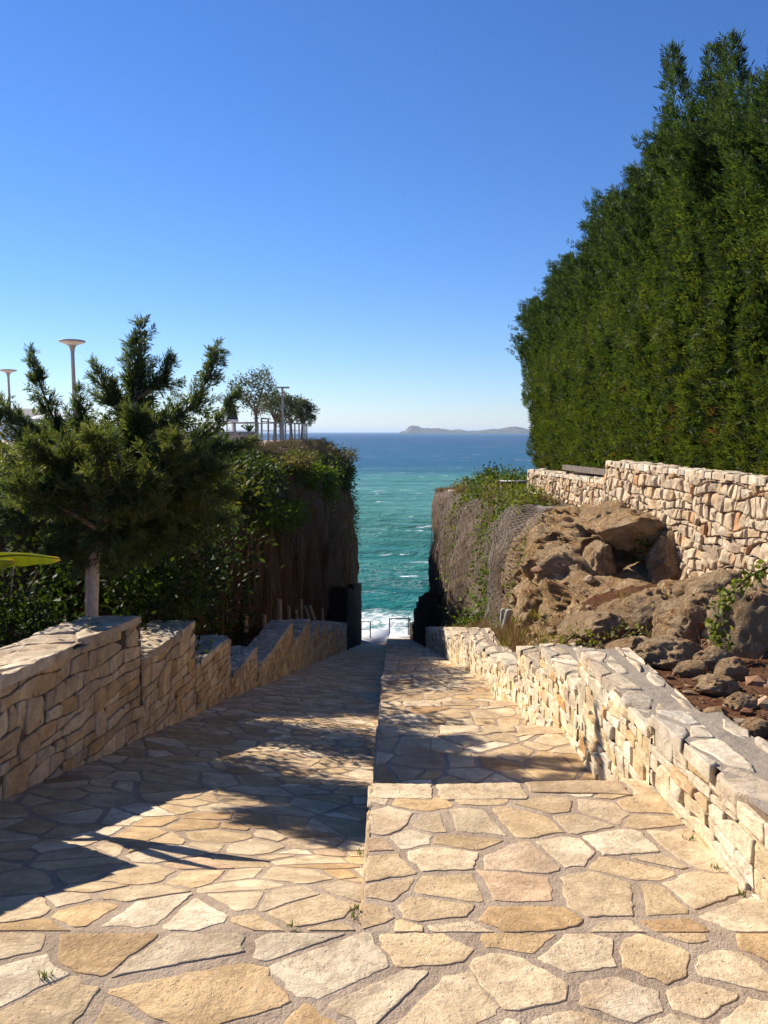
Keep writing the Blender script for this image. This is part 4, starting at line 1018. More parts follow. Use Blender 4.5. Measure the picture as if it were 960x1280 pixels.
# ------------------------------------------------------------------ greenery of the right side
RB = [('leafy green bush between the pale wall and the sea', (632, 622, 21), (0.75, 1.2, 0.62), 3000, 0.10, DG2, BG2),
      ('dark green bush top standing out against the sea', (612, 604, 23.5), (0.42, 0.7, 0.45), 1600, 0.10, DG1, DG2),
      ('dark bush at the foot of the last hedge cypress', (655, 604, 22.5), (0.55, 0.8, 0.5), 1900, 0.09, DG1, BG1),
      ('green bush spilling over the bluff beside the pale wall', (625, 655, 19.8), (0.55, 0.7, 0.5), 2000, 0.09, BG1, BG2)]
for lab, (px, py, y), rad, n, sz, ca, cc in RB:
    shrub('bush', lab, at(px, py, y), rad, n, sz, ca, cc, group='bushes right of the passage')
for lab, (y, t), rad, n, sz, ca, cc in [('grey green dry bush on the seaward brow of the right bluff', (28, 2.25), (0.45, 1.6, 0.35), 2200, 0.10, (0.08, 0.085, 0.04), (0.19, 0.17, 0.09)), ('greenish bush on the bluff top beside the pink slab', (22.5, 2.3), (0.5, 1.5, 0.40), 2200, 0.10, (0.06, 0.08, 0.025), BG2), ('brown dry bush drooping over the bluff above the green creeper', (19.8, 2.0), (0.4, 1.0, 0.4), 1600, 0.09, (0.12, 0.10, 0.05), (0.2, 0.17, 0.08)), ('low green plants on the near bluff under the lower pale wall', (15.6, 2.35), (0.5, 0.9, 0.22), 1400, 0.08, BG1, (0.2, 0.19, 0.05))]:
    shrub('bluff_bush', lab, Vector(right_pt(y, t)) + Vector((0, 0, 0.1)), rad, n, sz, ca, cc, group='bushes on the right bluff', droop=0.3)
def creeper(name, label, pts, n, size, ca, cc, spread=0.12, cat='creeper'):
    mb = MB(); pts = np.array(pts, float); k = rng.uniform(0, len(pts)-1.001, n); i = k.astype(int); f = (k-i)[:, None]
    P = pts[i]*(1-f) + pts[i+1]*f + spread*rng.normal(size=(n, 3))
    D = unit(np.column_stack([rng.uniform(-1, 0.1, n), rng.normal(0, 0.6, n) - 0.3, rng.uniform(-0.9, 0.5, n)])); S = unit(np.cross(D, np.array([-1.0, -0.5, 0.5]) + 0.6*rng.normal(size=(n, 3))))
    kites(mb, P, D, S, size*rng.uniform(0.6, 1.3, n), size*0.7*rng.uniform(0.6, 1.2, n), lerp_cols(ca, cc, rng.random(n)), 0.08)
    tube(mb, pts, 0.008, 5, (0.08, 0.05, 0.03))
    return tag(mb.build(name, [M_LEAF]), label, cat, None if name != 'creeper' else 'creepers on the right side', 'stuff' if name == 'weeds' else None)
def rp(y, t, off=0.1): return right_pt(y, t, off)
creeper('creeper', 'green creeper hanging between the two netted bluffs', [rp(17.8, 2.1, .1), rp(18.0, 1.7, .25), rp(18.0, 1.3, .3), rp(18.0, 0.9, .3), rp(18, 0.4, .2)], 1700, 0.10, BG1, BG2, 0.24)
creeper('creeper', 'yellow green creeper on the grey bluff nearest the sea', [rp(22.5, 2.0, .2), rp(22.3, 1.6, .2), rp(22.4, 1.3, .2), rp(22.6, 1.0, .2)], 600, 0.09, BG1, (0.2, 0.2, 0.03), 0.16)
creeper('creeper', 'yellowing creeper at the foot of the near netted bluff', [rp(13.5, 1.5), rp(13.4, 1.2), rp(13.4, 0.8), rp(13.6, 0.4)], 800, 0.07, (0.10, 0.09, 0.02), BG2, 0.15)
creeper('creeper', 'yellow green creeper climbing on the largest boulder', [on_bank(945, 812) + Vector(q) for q in ((0.02, -0.12, 0.62), (-0.15, -0.16, 0.55), (-0.29, -0.14, 0.40), (-0.34, -0.14, 0.22), (-0.30, -0.18, 0.04))], 200, 0.05, BG1, (0.2, 0.21, 0.03), 0.03)
creeper('weeds', 'green weeds at the corner where tall and lower pale walls meet', [at(762, 640, 12.2), at(765, 660, 12.0), at(772, 672, 11.8)], 240, 0.075, BG1, BG2, 0.09, 'weed')
creeper('weeds', 'weeds growing on top of the near netted bluff below the pale wall', [at(672, 636, 14.8), at(690, 645, 14.6)], 380, 0.07, BG1, (0.17, 0.16, 0.03), 0.13, 'weed')
for (px, py, n_) in ((790, 800, 55), (752, 806, 70), (835, 778, 50), (715, 806, 70), (880, 772, 40)):
    q = on_bank(px, py); creeper('weeds', 'low weeds growing between the rocks of the right bank', [q + Vector((-0.1, -0.05, 0.08)), q + Vector((0, 0, 0.14)), q + Vector((0.12, 0.02, 0.08))], n_, 0.045, (0.09, 0.10, 0.02), (0.26, 0.23, 0.06), 0.06, 'weed')
creeper('weeds', 'small weeds on the round stones beside the hollow', [at(800, 662, 10.4), at(805, 682, 10.3)], 140, 0.06, BG1, BG2, 0.06, 'weed')
shrub('young_plant', 'small bright green plant on the earth behind the white wall', at(864, 876, 4.72), (0.055, 0.055, 0.06), 110, 0.05, (0.07, 0.15, 0.015), (0.14, 0.23, 0.03), 'plant', clumps=6, stems=4)
shrub('young_plant', 'dark green sprig on the earth below the largest boulder', at(953, 838, 5.25), (0.045, 0.045, 0.06), 60, 0.05, DG2, BG1, 'plant', clumps=5, stems=3)
# grass and dry tufts
def tufts(name, label, places, ca, cc, hgt, n_per, mat):
    mb = MB()
    for p in places:
        n = n_per; B = np.array(p) + np.column_stack([rng.normal(0, 0.35*hgt, n), rng.normal(0, 0.35*hgt, n), np.zeros(n)])
        D = unit(np.column_stack([rng.normal(0, 0.4, n), rng.normal(0, 0.4, n), np.ones(n)])); S = unit(np.cross(D, rng.normal(size=(n, 3))))
        kites(mb, B, D, S, hgt*rng.uniform(0.5, 1.3, n), 0.003 + hgt*0.04, lerp_cols(ca, cc, rng.random(n)))
    return tag(mb.build(name, [mat]), label, name.replace('_', ' '), kind='stuff')
pl = [right_pt(rng.uniform(7.8, 10.8), rng.uniform(0.2, 1.2), 0) for _ in range(26)] + [right_pt(rng.uniform(10, 14), rng.uniform(0.0, 0.7), 0) for _ in range(22)] + [right_pt(rng.uniform(5.0, 9.0), rng.uniform(0.5, 2.9), 0) for _ in range(22)]
tufts('grass', 'green and yellow grass growing among the rocks on the right bank', pl, (0.10, 0.10, 0.025), (0.30, 0.24, 0.09), 0.15, 24, M_LEAF)
pl = [right_pt(rng.uniform(10, 21), rng.uniform(0.0, 0.9), 0) for _ in range(150)] + [right_pt(rng.uniform(24, 33.5), rng.uniform(1.9, 2.8), 0) for _ in range(220)] + [right_pt(rng.uniform(14.8, 19), rng.uniform(1.9, 2.9), 0) for _ in range(70)]
tufts('dry_grass', 'reddish dry plants behind the far white wall and on the bluff tops', pl, (0.20, 0.12, 0.06), (0.30, 0.22, 0.11), 0.2, 26, M_DRY)
pl = [on_left(rng.uniform(10, 42), rng.uniform(2.1, 2.95)) for _ in range(420)]
tufts('dry_grass', 'dry tufts along the brow of the left cliff', pl, (0.10, 0.09, 0.045), (0.26, 0.20, 0.11), 0.22, 26, M_DRY)
pl = [(float(xE(y)) - 0.03, y, float(zr(y))) for y in (2.42, 2.46, 3.1)] + [(float(xR(y)) - 0.03, y, -1.6 - 0.11*(y-2.3)) for y in (2.55, 2.75, 3.0)] + [(-1.0, 2.1, -1.6), (-0.3, 2.33, -1.6)] + \
     [(float(xL(y)) + 0.04, y, float(zr(y))) for y in (5.9, 9.2, 14.6, 14.9, 15.2)]
tufts('weeds', 'tiny weeds in the paving joints and along the wall feet', pl, (0.05, 0.08, 0.015), (0.12, 0.14, 0.03), 0.03, 16, M_LEAF)
# leaf litter on the earth behind the left wall
# nets over the right bluffs
def net(label, y0, y1, t0, t1, off, cell):
    mb = MB(); ny = int((y1-y0)/cell); nt = int((t1-t0)*4.2/cell)
    G = np.array([[right_pt(y0 + (y1-y0)*i/ny, t0 + (t1-t0)*j/nt, off + 0.07*math.sin(i*0.35)*math.sin(j*0.21)) for j in range(nt+1)] for i in range(ny+1)])
    # smooth so that it spans hollows
    for _ in range(3):
        G[1:-1, 1:-1] = 0.4*G[1:-1, 1:-1] + 0.15*(G[2:, 1:-1] + G[:-2, 1:-1] + G[1:-1, 2:] + G[1:-1, :-2])
    w = 0.005
    A = []; B = []
    for i in range(ny):
        for j in range(nt):
            if (i+j) % 2 == 0: A.append(G[i, j]); B.append(G[i+1, j+1])
            else: A.append(G[i+1, j]); B.append(G[i, j+1])
    A = np.array(A); B = np.array(B); T = unit(B-A)
    S1 = unit(np.cross(T, [1.0, 0.2, 0.3])); S2 = np.cross(T, S1)
    n = len(A); c = [S1*w, -0.5*S1*w + 0.866*S2*w, -0.5*S1*w - 0.866*S2*w]
    V = np.stack([A + q for q in c] + [B + q for q in c], 1).reshape(-1, 3)
    k = np.arange(n)[:, None]*6
    f = np.concatenate([k + np.array([[0, 1, 4, 3]]), k + np.array([[1, 2, 5, 4]]), k + np.array([[2, 0, 3, 5]])])
    mb.add(V, f)
    return tag(mb.build('rockfall_net', [M_NET]), label, 'net', 'wire nets on the right bluffs')
net('wire rockfall net draped over the near brown bluff', 13.9, 17.0, 0.75, 2.25, 0.10, 0.085)
net('wire rockfall net on the grey bluff by the sea', 19.6, 31.5, 0.8, 2.1, 0.07, 0.15)
# slab and plank on the bluff top
mb = MB(); box(mb, (-0.75, -0.5, -0.14), (0.75, 0.5, 0.0)); box(mb, (-0.55, -0.3, -0.5), (-0.3, 0.3, -0.143))
o = mb.build('concrete_slab', [M_PINK], smooth=False); o.location = at(592, 616, 27); o.rotation_euler = (0, R(9), R(20)); tag(o, 'pinkish concrete slab on top of the bluff by the sea', 'slab')
mb = MB(); box(mb, (-0.35, -0.05, -0.04), (0.35, 0.05, 0.04))
o = mb.build('plank', [M_DCONC], smooth=False); o.location = at(560, 634, 28); o.rotation_euler = (0, R(16), 0); tag(o, 'dark plank sticking out of the bluff top', 'plank')

# short grey posts behind the right wall
for i, (y, t, hh, lean) in enumerate([(11.0, 0.9, 0.46, 0.10), (13.1, 0.45, 0.46, 0.13), (14.2, 0.75, 0.42, 0.03), (19.0, 0.9, 0.35, 0.02)]):
    a = Vector(right_pt(y, t)) - Vector((0, 0, 0.12)); r = 0.062 if i < 2 else 0.05
    mb = MB(); tube(mb, [(0, 0, 0), (lean*0.5, 0, hh*0.5 + 0.06), (lean, 0, hh + 0.12)], r, 14); tube(mb, [(lean, 0, hh + 0.118), (lean + 0.004, 0, hh + 0.145)], [r*0.98, r*0.75], 14)
    o = mb.build('post', [M_CONC], smooth=False); o.location = a
    tag(o, ['short grey concrete post closest to the ochre outcrop', 'leaning grey post second from the ochre outcrop', 'thin upright grey post behind the leaning one', 'tiny far post below the green creeper'][i], 'post', 'posts behind the right wall')
# cut stakes behind the left wall
SPX = [(330, 768, 780, 16.5, 0, 0.055), (349, 749, 779, 18, 0, 0.07), (361, 757, 773, 20, 1, 0.05), (376.5, 749, 766, 21, 0, 0.045), (371.5, 762, 776, 20, 3, 0.04), (385, 757, 775, 22, 8, 0.05), (391.5, 757, 775, 22, 9, 0.05), (403, 760, 770, 23.5, 0, 0.05), (307, 768, 782, 14.5, 0, 0.05)]
SL = ['short pale stake nearest the ivy behind the left wall', 'thickest upright pale stake behind the left wall', 'short stake right of the thickest one', 'slim tall upright stake before the brown cliff', 'thin leaning stake beside the slim tall one',
      'first of two parallel leaning stakes at the cliff foot', 'second of two parallel leaning stakes at the cliff foot', 'small far stake close to the dark concrete wall', 'dull brown stake at the foot of the ivy']
for (px, p0, p1, y, lean, r), lab in zip(SPX, SL):
    a = at(px + lean/2, p1 + 8, y); b = at(px - lean/2, p0, y)
    mb = MB(); tube(mb, [(0, 0, 0), tuple(b - a)], r, 10)
    o = mb.build('wooden_stake', [M_WOOD], smooth=False); o.location = a; tag(o, lab, 'stake', 'stakes behind the left wall')

# ------------------------------------------------------------------ terrace furniture, far left
def lamp(loc, h, rr, label):
    root = tag(empty('garden_lamp', loc), label, 'lamp', 'mushroom lamps on the terrace')
    pb = MB(); lathe(pb, [(0, 0), (0.11, 0), (0.11, 0.05), (0.055, 0.09), (0.05, h*0.5), (0.045, h-0.35), (0.06, h-0.22), (0.10, h-0.12), (0.13, h-0.09)], n=16); pb.build('pole', [M_LAMP], root)
    hb = MB(); lathe(hb, [(0.0, h), (rr*0.8, h), (rr, h-0.015), (rr*1.01, h-0.04), (rr*0.96, h-0.06)], n=28); hb.build('lamp_shade', [M_LAMP], root)
    gb = MB(); lathe(gb, [(rr*0.95, h-0.06), (rr*0.6, h-0.10), (0.13, h-0.13)], n=28); gb.build('diffuser', [M_GLASS], root)
    return root
p = at(90, 425, 20); lamp((p.x, 20, PLAT), p.z - PLAT, 0.32, 'tall mushroom shaped garden lamp rising behind the conifer')
p = at(10, 462, 33); lamp((p.x, 33, PLAT), p.z - PLAT, 0.34, 'mushroom shaped garden lamp at the far left edge')
p = at(50, 503, 58); lamp((p.x, 58, PLAT), p.z - PLAT, 0.3, 'tiny distant lamp seen between the conifer arms')
p = at(353, 484, 34); root = tag(empty('street_lamp', (p.x, 34, PLAT)), 'slim lamp post with flat head among the fence and olive trees', 'lamp')
h = p.z - PLAT
pb = MB(); box(pb, (-0.045, -0.045, 0), (0.045, 0.045, h - 0.05)); pb.build('pole', [M_LAMP], root, smooth=False)
hb = MB(); box(hb, (-0.22, -0.1, h - 0.048), (0.30, 0.1, h + 0.02)); hb.build('lamp_head', [M_LAMP], root, smooth=False)

def fence(label, a, b, n, h, tall=None):
    a, b = Vector(a), Vector(b)
    root = tag(empty('fence', a), label, 'fence')
    for k in range(n):
        p = (b-a)*(k/(n-1)); mb = MB(); hh = h + (0.12 if tall and k in tall else 0)
        box(mb, (p.x-0.032, p.y-0.032, -0.05), (p.x+0.032, p.y+0.032, hh)); mb.build('post', [M_METAL], root, smooth=False)
    mb = MB(); d = b-a
    for z, r in ((h - 0.03, 0.022), (h*0.55, 0.009), (h*0.28, 0.009)):
        tube(mb, [(0.0, 0.0, z), (d.x, d.y, z)], r, 6)
    if tall: tube(mb, [(0, 0, h+0.1), (d.x*tall[1]/(n-1), d.y*tall[1]/(n-1), h+0.1)], 0.03, 6)
    mb.build('rail', [M_METAL], root)
    return root
fence('grey post and wire fence along the cliff top before the olive trees', (-4.75, 30, PLAT), (-4.15, 41.5, PLAT), 10, 0.88, (0, 1))
fence('far fence closing the terrace towards the sea', (-4.3, 42.0, PLAT), (-24, 44, PLAT), 16, 0.95)
fence('fence returning along the terrace side near the closed parasol', (-9.6, 36.0, PLAT), (-4.9, 30.0, PLAT), 5, 0.85)

def olive(px, y, zt, cw, label, lean=0.0, n=2600):
    x = (px-480)/960*y; root = tag(empty('olive_tree', (x, y, PLAT)), label, 'tree', 'olive trees on the terrace')
    H = zt - PLAT; tb = MB()
    fork = np.array([lean*0.3, 0, H*0.38])
    tube(tb, [(0, 0, 0), (0.02, 0.02, H*0.2), fork], [0.11, 0.08, 0.075], 8); cb = MB()
    for k in range(7):
        a = k*2.4 + y; e = np.array([lean + math.cos(a)*cw*rng.uniform(0.45, 0.85), math.sin(a)*cw*0.6, H*rng.uniform(0.50, 0.95)])
        m = fork*0.5 + e*0.5 + np.array([0, 0, 0.12])
        tube(tb, [fork, m, e], [0.05, 0.03, 0.008], 6)
        leaf_mass(cb, e, np.array([cw*0.36, cw*0.36, H*0.15]), n//8, 0.13, (0.045, 0.055, 0.032), (0.10, 0.115, 0.07), 7, asp=0.4)
    leaf_mass(cb, (lean, 0, H*0.84), np.array([cw*0.45, cw*0.45, H*0.13]), n//5, 0.13, (0.045, 0.055, 0.032), (0.10, 0.115, 0.07), 10, asp=0.4)
    tb.build('trunk', [M_OBARK], root); cb.build('crown', [M_OLIVE], root)
    return root
olive(321, 36, 2.85, 1.05, 'tallest grey green olive tree on the terrace', 0.0)
olive(344, 39, 2.05, 0.85, 'middle olive tree partly behind the lamp post', 0.15)
olive(364, 42, 1.75, 0.75, 'dense small olive tree between the lamp post and the last tree', 0.0)
olive(378, 43, 1.75, 0.7, 'small olive tree at the seaward end of the fence', 0.12)

x, y = at(290, 520, 42).x, 42
root = tag(empty('closed_parasol', (x, y, PLAT)), 'closed navy parasol with a white hem on the terrace', 'parasol')
pb = MB(); tube(pb, [(0, 0, 0), (0, 0, 2.15)], 0.03, 8); pb.build('pole', [M_WHITE], root)
cb = MB(); k = 24; th = np.linspace(0, 2*np.pi, k, endpoint=False)
rows = []
for z, r in ((2.1, 0.05), (1.95, 0.12), (1.6, 0.19), (1.25, 0.25), (1.12, 0.28)):
    q = r*(1 + 0.22*np.cos(th*8)); rows.append(np.column_stack([q*np.cos(th), q*np.sin(th), np.full(k, z)]))
rows = np.array(rows); rows = np.concatenate([rows, rows[:, :1]], 1)
grid(cb, rows); cb.build('canopy', [M_NAVY], root)
hb = MB(); r2 = rows[-1:]*np.array([1, 1, 0]); grid(hb, np.concatenate([r2*1.0 + (0, 0, 1.118), r2*1.03 + (0, 0, 0.98)])); hb.build('hem', [M_WHITE], root)
mb = MB(); tube(mb, [(0, 0, 0), (0, 0, 2.1)], 0.04, 8); tube(mb, [(0, 0, 0), (0, 0, 0.04)], 0.16, 12)
o = mb.build('pole', [M_LAMP]); o.location = (at(283.5, 520, 40).x, 40, PLAT); tag(o, 'plain grey pole standing left of the closed parasol', 'pole')
# low pale wall with a grey cap, wooden posts
root = tag(empty('low_wall', (-6.4, 22, PLAT)), 'low pinkish wall with a grey cap at the terrace edge', 'wall')
mb = MB(); box(mb, (-0.3, 0, -0.1), (2.6, 0.3, 0.36)); mb.build('wall_body', [M_PINK], root, smooth=False)
mb = MB(); box(mb, (-0.35, -0.04, 0.363), (2.65, 0.34, 0.46)); mb.build('cap', [M_CONC], root, smooth=False)
for px, lab in ((303, 'left one of two short brown posts at the terrace edge'), (316, 'right one of two short brown posts at the terrace edge')):
    mb = MB(); a = at(px, 575, 19.5); b = at(px, 546, 19.5); tube(mb, [(0, 0, 0), (0, 0, b.z-a.z)], 0.055, 10)
    o = mb.build('wooden_post', [M_BROWN], smooth=False); o.location = a; tag(o, lab, 'post', 'brown posts on the terrace')
# palm in a pot
root = tag(empty('potted_palm', (at(312, 535, 33).x, 33, PLAT)), 'small dark potted palm beside the tallest olive tree', 'palm')
pb = MB(); lathe(pb, [(0, 0), (0.16, 0), (0.22, 0.4), (0.2, 0.42), (0.0, 0.4)], n=14); pb.build('pot', [M_CONC], root)
lb = MB()
for k in range(22):
    a = rng.uniform(0, 6.28); e = rng.uniform(0.5, 1.2); d = np.array([math.cos(a)*math.cos(e), math.sin(a)*math.cos(e), math.sin(e)])
    kites(lb, np.array([[0, 0, 0.42]]), d[None], unit(np.cross(d, [0, 0, 1.0]))[None], rng.uniform(0.4, 0.6), 0.09, np.array([[0.03, 0.06, 0.03]]), -0.05)
lb.build('fronds', [M_LEAF], root)
# person sitting on the terrace
px_, py_ = at(274, 529, 34).x, 34
me = bpy.data.meshes.new('person')
J = {'pelvis': (0, 0, 0.14, 0.15), 'waist': (0, 0.02, 0.32, 0.13), 'chest': (0, 0.0, 0.50, 0.15), 'neck': (0, -0.01, 0.64, 0.055), 'chin': (0, -0.03, 0.70, 0.075), 'head': (0, -0.02, 0.79, 0.10), 'crown': (0, -0.01, 0.86, 0.07),
     'shl': (-0.17, 0, 0.58, 0.06), 'ell': (-0.25, -0.1, 0.36, 0.045), 'wrl': (-0.16, -0.3, 0.30, 0.032), 'hal': (-0.12, -0.38, 0.30, 0.035),
     'shr': (0.17, 0, 0.58, 0.06), 'elr': (0.25, -0.1, 0.36, 0.045), 'wrr': (0.16, -0.3, 0.30, 0.032), 'har': (0.12, -0.38, 0.30, 0.035),
     'hil': (-0.1, -0.06, 0.13, 0.095), 'knl': (-0.13, -0.42, 0.36, 0.065), 'anl': (-0.11, -0.62, 0.07, 0.045), 'tol': (-0.11, -0.78, 0.035, 0.035),
     'hir': (0.1, -0.06, 0.13, 0.095), 'knr': (0.13, -0.42, 0.36, 0.065), 'anr': (0.11, -0.62, 0.07, 0.045), 'tor': (0.11, -0.78, 0.035, 0.035)}
names = list(J); E = [('pelvis', 'waist'), ('waist', 'chest'), ('chest', 'neck'), ('neck', 'chin'), ('chin', 'head'), ('head', 'crown'), ('chest', 'shl'), ('shl', 'ell'), ('ell', 'wrl'), ('wrl', 'hal'), ('chest', 'shr'), ('shr', 'elr'), ('elr', 'wrr'), ('wrr', 'har'),
     ('pelvis', 'hil'), ('hil', 'knl'), ('knl', 'anl'), ('anl', 'tol'), ('pelvis', 'hir'), ('hir', 'knr'), ('knr', 'anr'), ('anr', 'tor')]
me.from_pydata([J[k][:3] for k in names], [(names.index(a), names.index(b)) for a, b in E], [])
o = bpy.data.objects.new('person', me); COL.objects.link(o)
sk = o.modifiers.new('Skin', 'SKIN'); ss_ = o.modifiers.new('Sub', 'SUBSURF'); ss_.levels = ss_.render_levels = 2
for i, k in enumerate(names): me.skin_vertices[0].data[i].radius = (J[k][3], J[k][3])
me.skin_vertices[0].data[0].use_root = True
me.materials.append(M_CLOTH); o.location = (px_, py_, PLAT); o.rotation_euler = (0, 0, R(160))
tag(o, 'small dark haired person sitting on the terrace behind the shrubs', 'person')
hb = MB(); lathe(hb, [(0.0, 0.915), (0.06, 0.90), (0.105, 0.85), (0.112, 0.80), (0.095, 0.74)], (0, 0.02, 0), 16); hb.build('hair', [M_CLOTH], o)
# far white building and canopy seen between branches
root = tag(empty('house', (at(22, 530, 70).x, 70, PLAT)), 'small white building glimpsed between the conifer arms at far left', 'house')
mb = MB(); box(mb, (-1.8, 0, 0), (1.8, 3, 1.9)); mb.build('wall', [M_WHITE], root, smooth=False)
mb = MB(); mb.add([(-2, -0.2, 1.903), (2, -0.2, 1.903), (2, 3.2, 1.903), (-2, 3.2, 1.903), (-2, 1.5, 2.6), (2, 1.5, 2.6)], [np.array([[0, 1, 5, 4], [2, 3, 4, 5]]), np.array([[0, 4, 3], [1, 2, 5]])]); mb.build('roof', [M_CONC], root, smooth=False)
for xx in (-1.1, 0.5):
    mb = MB(); box(mb, (xx, -0.03, 0.8), (xx + 0.7, -0.003, 1.5)); mb.build('window', [M_BLUEG], root, smooth=False)
root = tag(empty('canopy_tent', (at(68, 530, 55).x, 55, PLAT)), 'white pitched canopy tent glimpsed behind the conifer', 'tent')
mb = MB(); mb.add([(-1.5, -1.5, 1.35), (1.5, -1.5, 1.35), (1.5, 1.5, 1.35), (-1.5, 1.5, 1.35), (0, 0, 1.9), (-1.5, -1.5, 1.15), (1.5, -1.5, 1.15), (1.5, 1.5, 1.15), (-1.5, 1.5, 1.15)],
                  [np.array([[0, 1, 4], [1, 2, 4], [2, 3, 4], [3, 0, 4]]), np.array([[5, 6, 1, 0], [6, 7, 2, 1], [7, 8, 3, 2], [8, 5, 0, 3]])]); mb.build('roof', [M_WHITE], root, smooth=False)
for sx in (-1, 1):
    for sy in (-1, 1):
        mb = MB(); tube(mb, [(sx*1.45, sy*1.45, 0), (sx*1.45, sy*1.45, 1.35)], 0.03, 6); mb.build('leg', [M_WHITE], root)

# railings at the bottom
def rail(label, xa, xb, y, zb, posts):
    root = tag(empty('handrail', (xa, y, zb)), label, 'railing', 'railings at the foot of the passage')
    for x in posts:
        mb = MB(); tube(mb, [(x-xa, 0, 0), (x-xa, 0, 1.0)], 0.035, 8); mb.build('post', [M_DARKM], root)
    for zb_, r_ in ((0.98, 0.03), (0.5, 0.014)):
        mb = MB(); tube(mb, [(0, 0, zb_), (xb-xa, 0, zb_)], r_, 8); mb.build('bar', [M_DARKM], root)
YR = Y_END + 1.2
rail('dark handrail at the bottom of the ramp before the surf', -1.40, (462.5-480)/960*YR, YR, ze + 0.02, (-1.35, (462.5-480)/960*YR))
rail('dark handrail at the bottom of the steps before the surf', (484-480)/960*YR + 0.13, 1.55, YR, EDGE_Z[-1] - 0.1, ((484-480)/960*YR + 0.14, (511-480)/960*YR, 1.53))

# ------------------------------------------------------------------ sea, island
SEA = -13.5
t = NT('sea water'); p = t.pos()
sep = t.n('ShaderNodeSeparateXYZ'); t.link(p, sep.inputs[0]); Y = sep.outputs[1]
wob = t.noise(t.scale(p, (0.004, 0.02, 1)), 1.0, 4)
Yw = t.math('ADD', Y, t.math('MULTIPLY', t.math('SUBTRACT', wob, 0.5), 120))
near = t.mix(t.ss(Yw, 50, 130), (0.012, 0.135, 0.125), (0.070, 0.215, 0.180))
c = t.mix(t.ss(Yw, 200, 310), near, (0.004, 0.075, 0.135))
c = t.mix(t.ss(Y, 300, 1200), c, (0.002, 0.046, 0.105))
band = t.noise(t.scale(p, (0.02, 0.16, 1)), 1.0, 5, 0.6)
c = t.mix(1.0, c, t.mix(t.ss(band, 0.3, 0.7), (0.72, 0.78, 0.8), (1.3, 1.22, 1.2)), 'MULTIPLY')
# whitecaps, patchy, and the surf at the foot of the cliffs
wc = t.noise(t.scale(p, (0.11, 0.45, 1)), 1.0, 8, 0.72, 0.4)
wp = t.noise(t.scale(p, (0.03, 0.05, 1)), 1.0, 3)
fo = t.math('MULTIPLY', t.ss(wc, 0.60, 0.65), t.ss(wp, 0.45, 0.62))
wf = t.noise(t.scale(p, (0.012, 0.05, 1)), 1.0, 7, 0.75)
fo = t.math('MAXIMUM', fo, t.math('MULTIPLY', t.ss(wf, 0.625, 0.67), t.ss(Y, 150, 300)))
sn = t.noise(t.scale(p, (0.35, 0.55, 1)), 1.0, 8, 0.7, 0.8)
Ys = t.math('ADD', Y, t.math('MULTIPLY', t.math('SUBTRACT', sn, 0.5), 16))
surf = t.ss(Ys, 58.5, 54.0)
lace = t.noise(t.scale(p, (0.9, 1.1, 1)), 1.0, 7, 0.75, 1.5)
surf = t.math('MULTIPLY', surf, t.ss(lace, 0.40, 0.58, 0.12, 1.0))
vein = t.math('ABSOLUTE', t.math('SUBTRACT', t.noise(t.scale(p, (0.22, 0.4, 1)), 1.0, 6, 0.65, 1.6), 0.5))
veins = t.math('MULTIPLY', t.math('MULTIPLY', t.ss(vein, 0.03, 0.0), t.ss(Y, 85, 58)), t.ss(wp, 0.42, 0.62, 0.0, 0.6))
fo = t.math('MAXIMUM', t.math('MAXIMUM', fo, surf), veins, clamp=True)
c = t.mix(fo, c, (0.85, 0.88, 0.88))
w1 = t.noise(t.scale(p, (0.22, 0.55, 1)), 1.0, 5, 0.6, 0.5); w2 = t.noise(t.scale(p, (1.3, 2.2, 1)), 1.0, 5, 0.65)
h = t.math('ADD', w1, t.math('MULTIPLY', w2, 0.22))
b = t.bump(h, 1.0, 1.1)
pr = t.n('ShaderNodeBsdfPrincipled'); t.link(c, pr.inputs['Base Color']); t.link(t.ss(fo, 0, 1, 0.28, 0.9), pr.inputs['Roughness'])
pr.inputs['IOR'].default_value = 1.33; pr.inputs['Specular IOR Level'].default_value = 0.07; t.link(b, pr.inputs['Normal'])
M_SEA = t.done(pr.outputs[0])
mb = MB()
xs_ = np.concatenate([[-30000, -6000, -1500, -400], np.arange(-100, 101, 2.0), [400, 1500, 6000, 30000]])
ys_ = np.concatenate([np.arange(38, 130, 0.6), np.arange(130, 300, 2.0), [400, 700, 1500, 4000, 12000, 30000]])
G = np.zeros((len(ys_), len(xs_), 3)); G[..., 0] = xs_[None]; G[..., 1] = ys_[:, None]; G[..., 2] = SEA
fade = np.clip((300 - ys_)/180, 0, 1)[:, None]*np.clip((100 - np.abs(xs_))/40, 0, 1)[None]
G[..., 2] += fade*(0.22*np.sin(G[..., 1]*0.75 + 0.9*np.sin(G[..., 0]*0.13) + 0.05*G[..., 0]) + 0.14*np.sin(G[..., 1]*1.55 + G[..., 0]*0.35 + np.sin(G[..., 0]*0.31)*1.3))
grid(mb, G); tag(mb.build('sea', [M_SEA]), 'turquoise sea turning deep blue with whitecaps and surf', 'sea', kind='structure')
mb = MB(); grid(mb, np.array([[(-30000, -30000, SEA - 3), (30000, -30000, SEA - 3)], [(-30000, 30000, SEA - 3), (30000, 30000, SEA - 3)]]))
tag(mb.build('seabed', [M_EARTH]), 'sea bed and low ground under everything', 'ground', kind='structure')

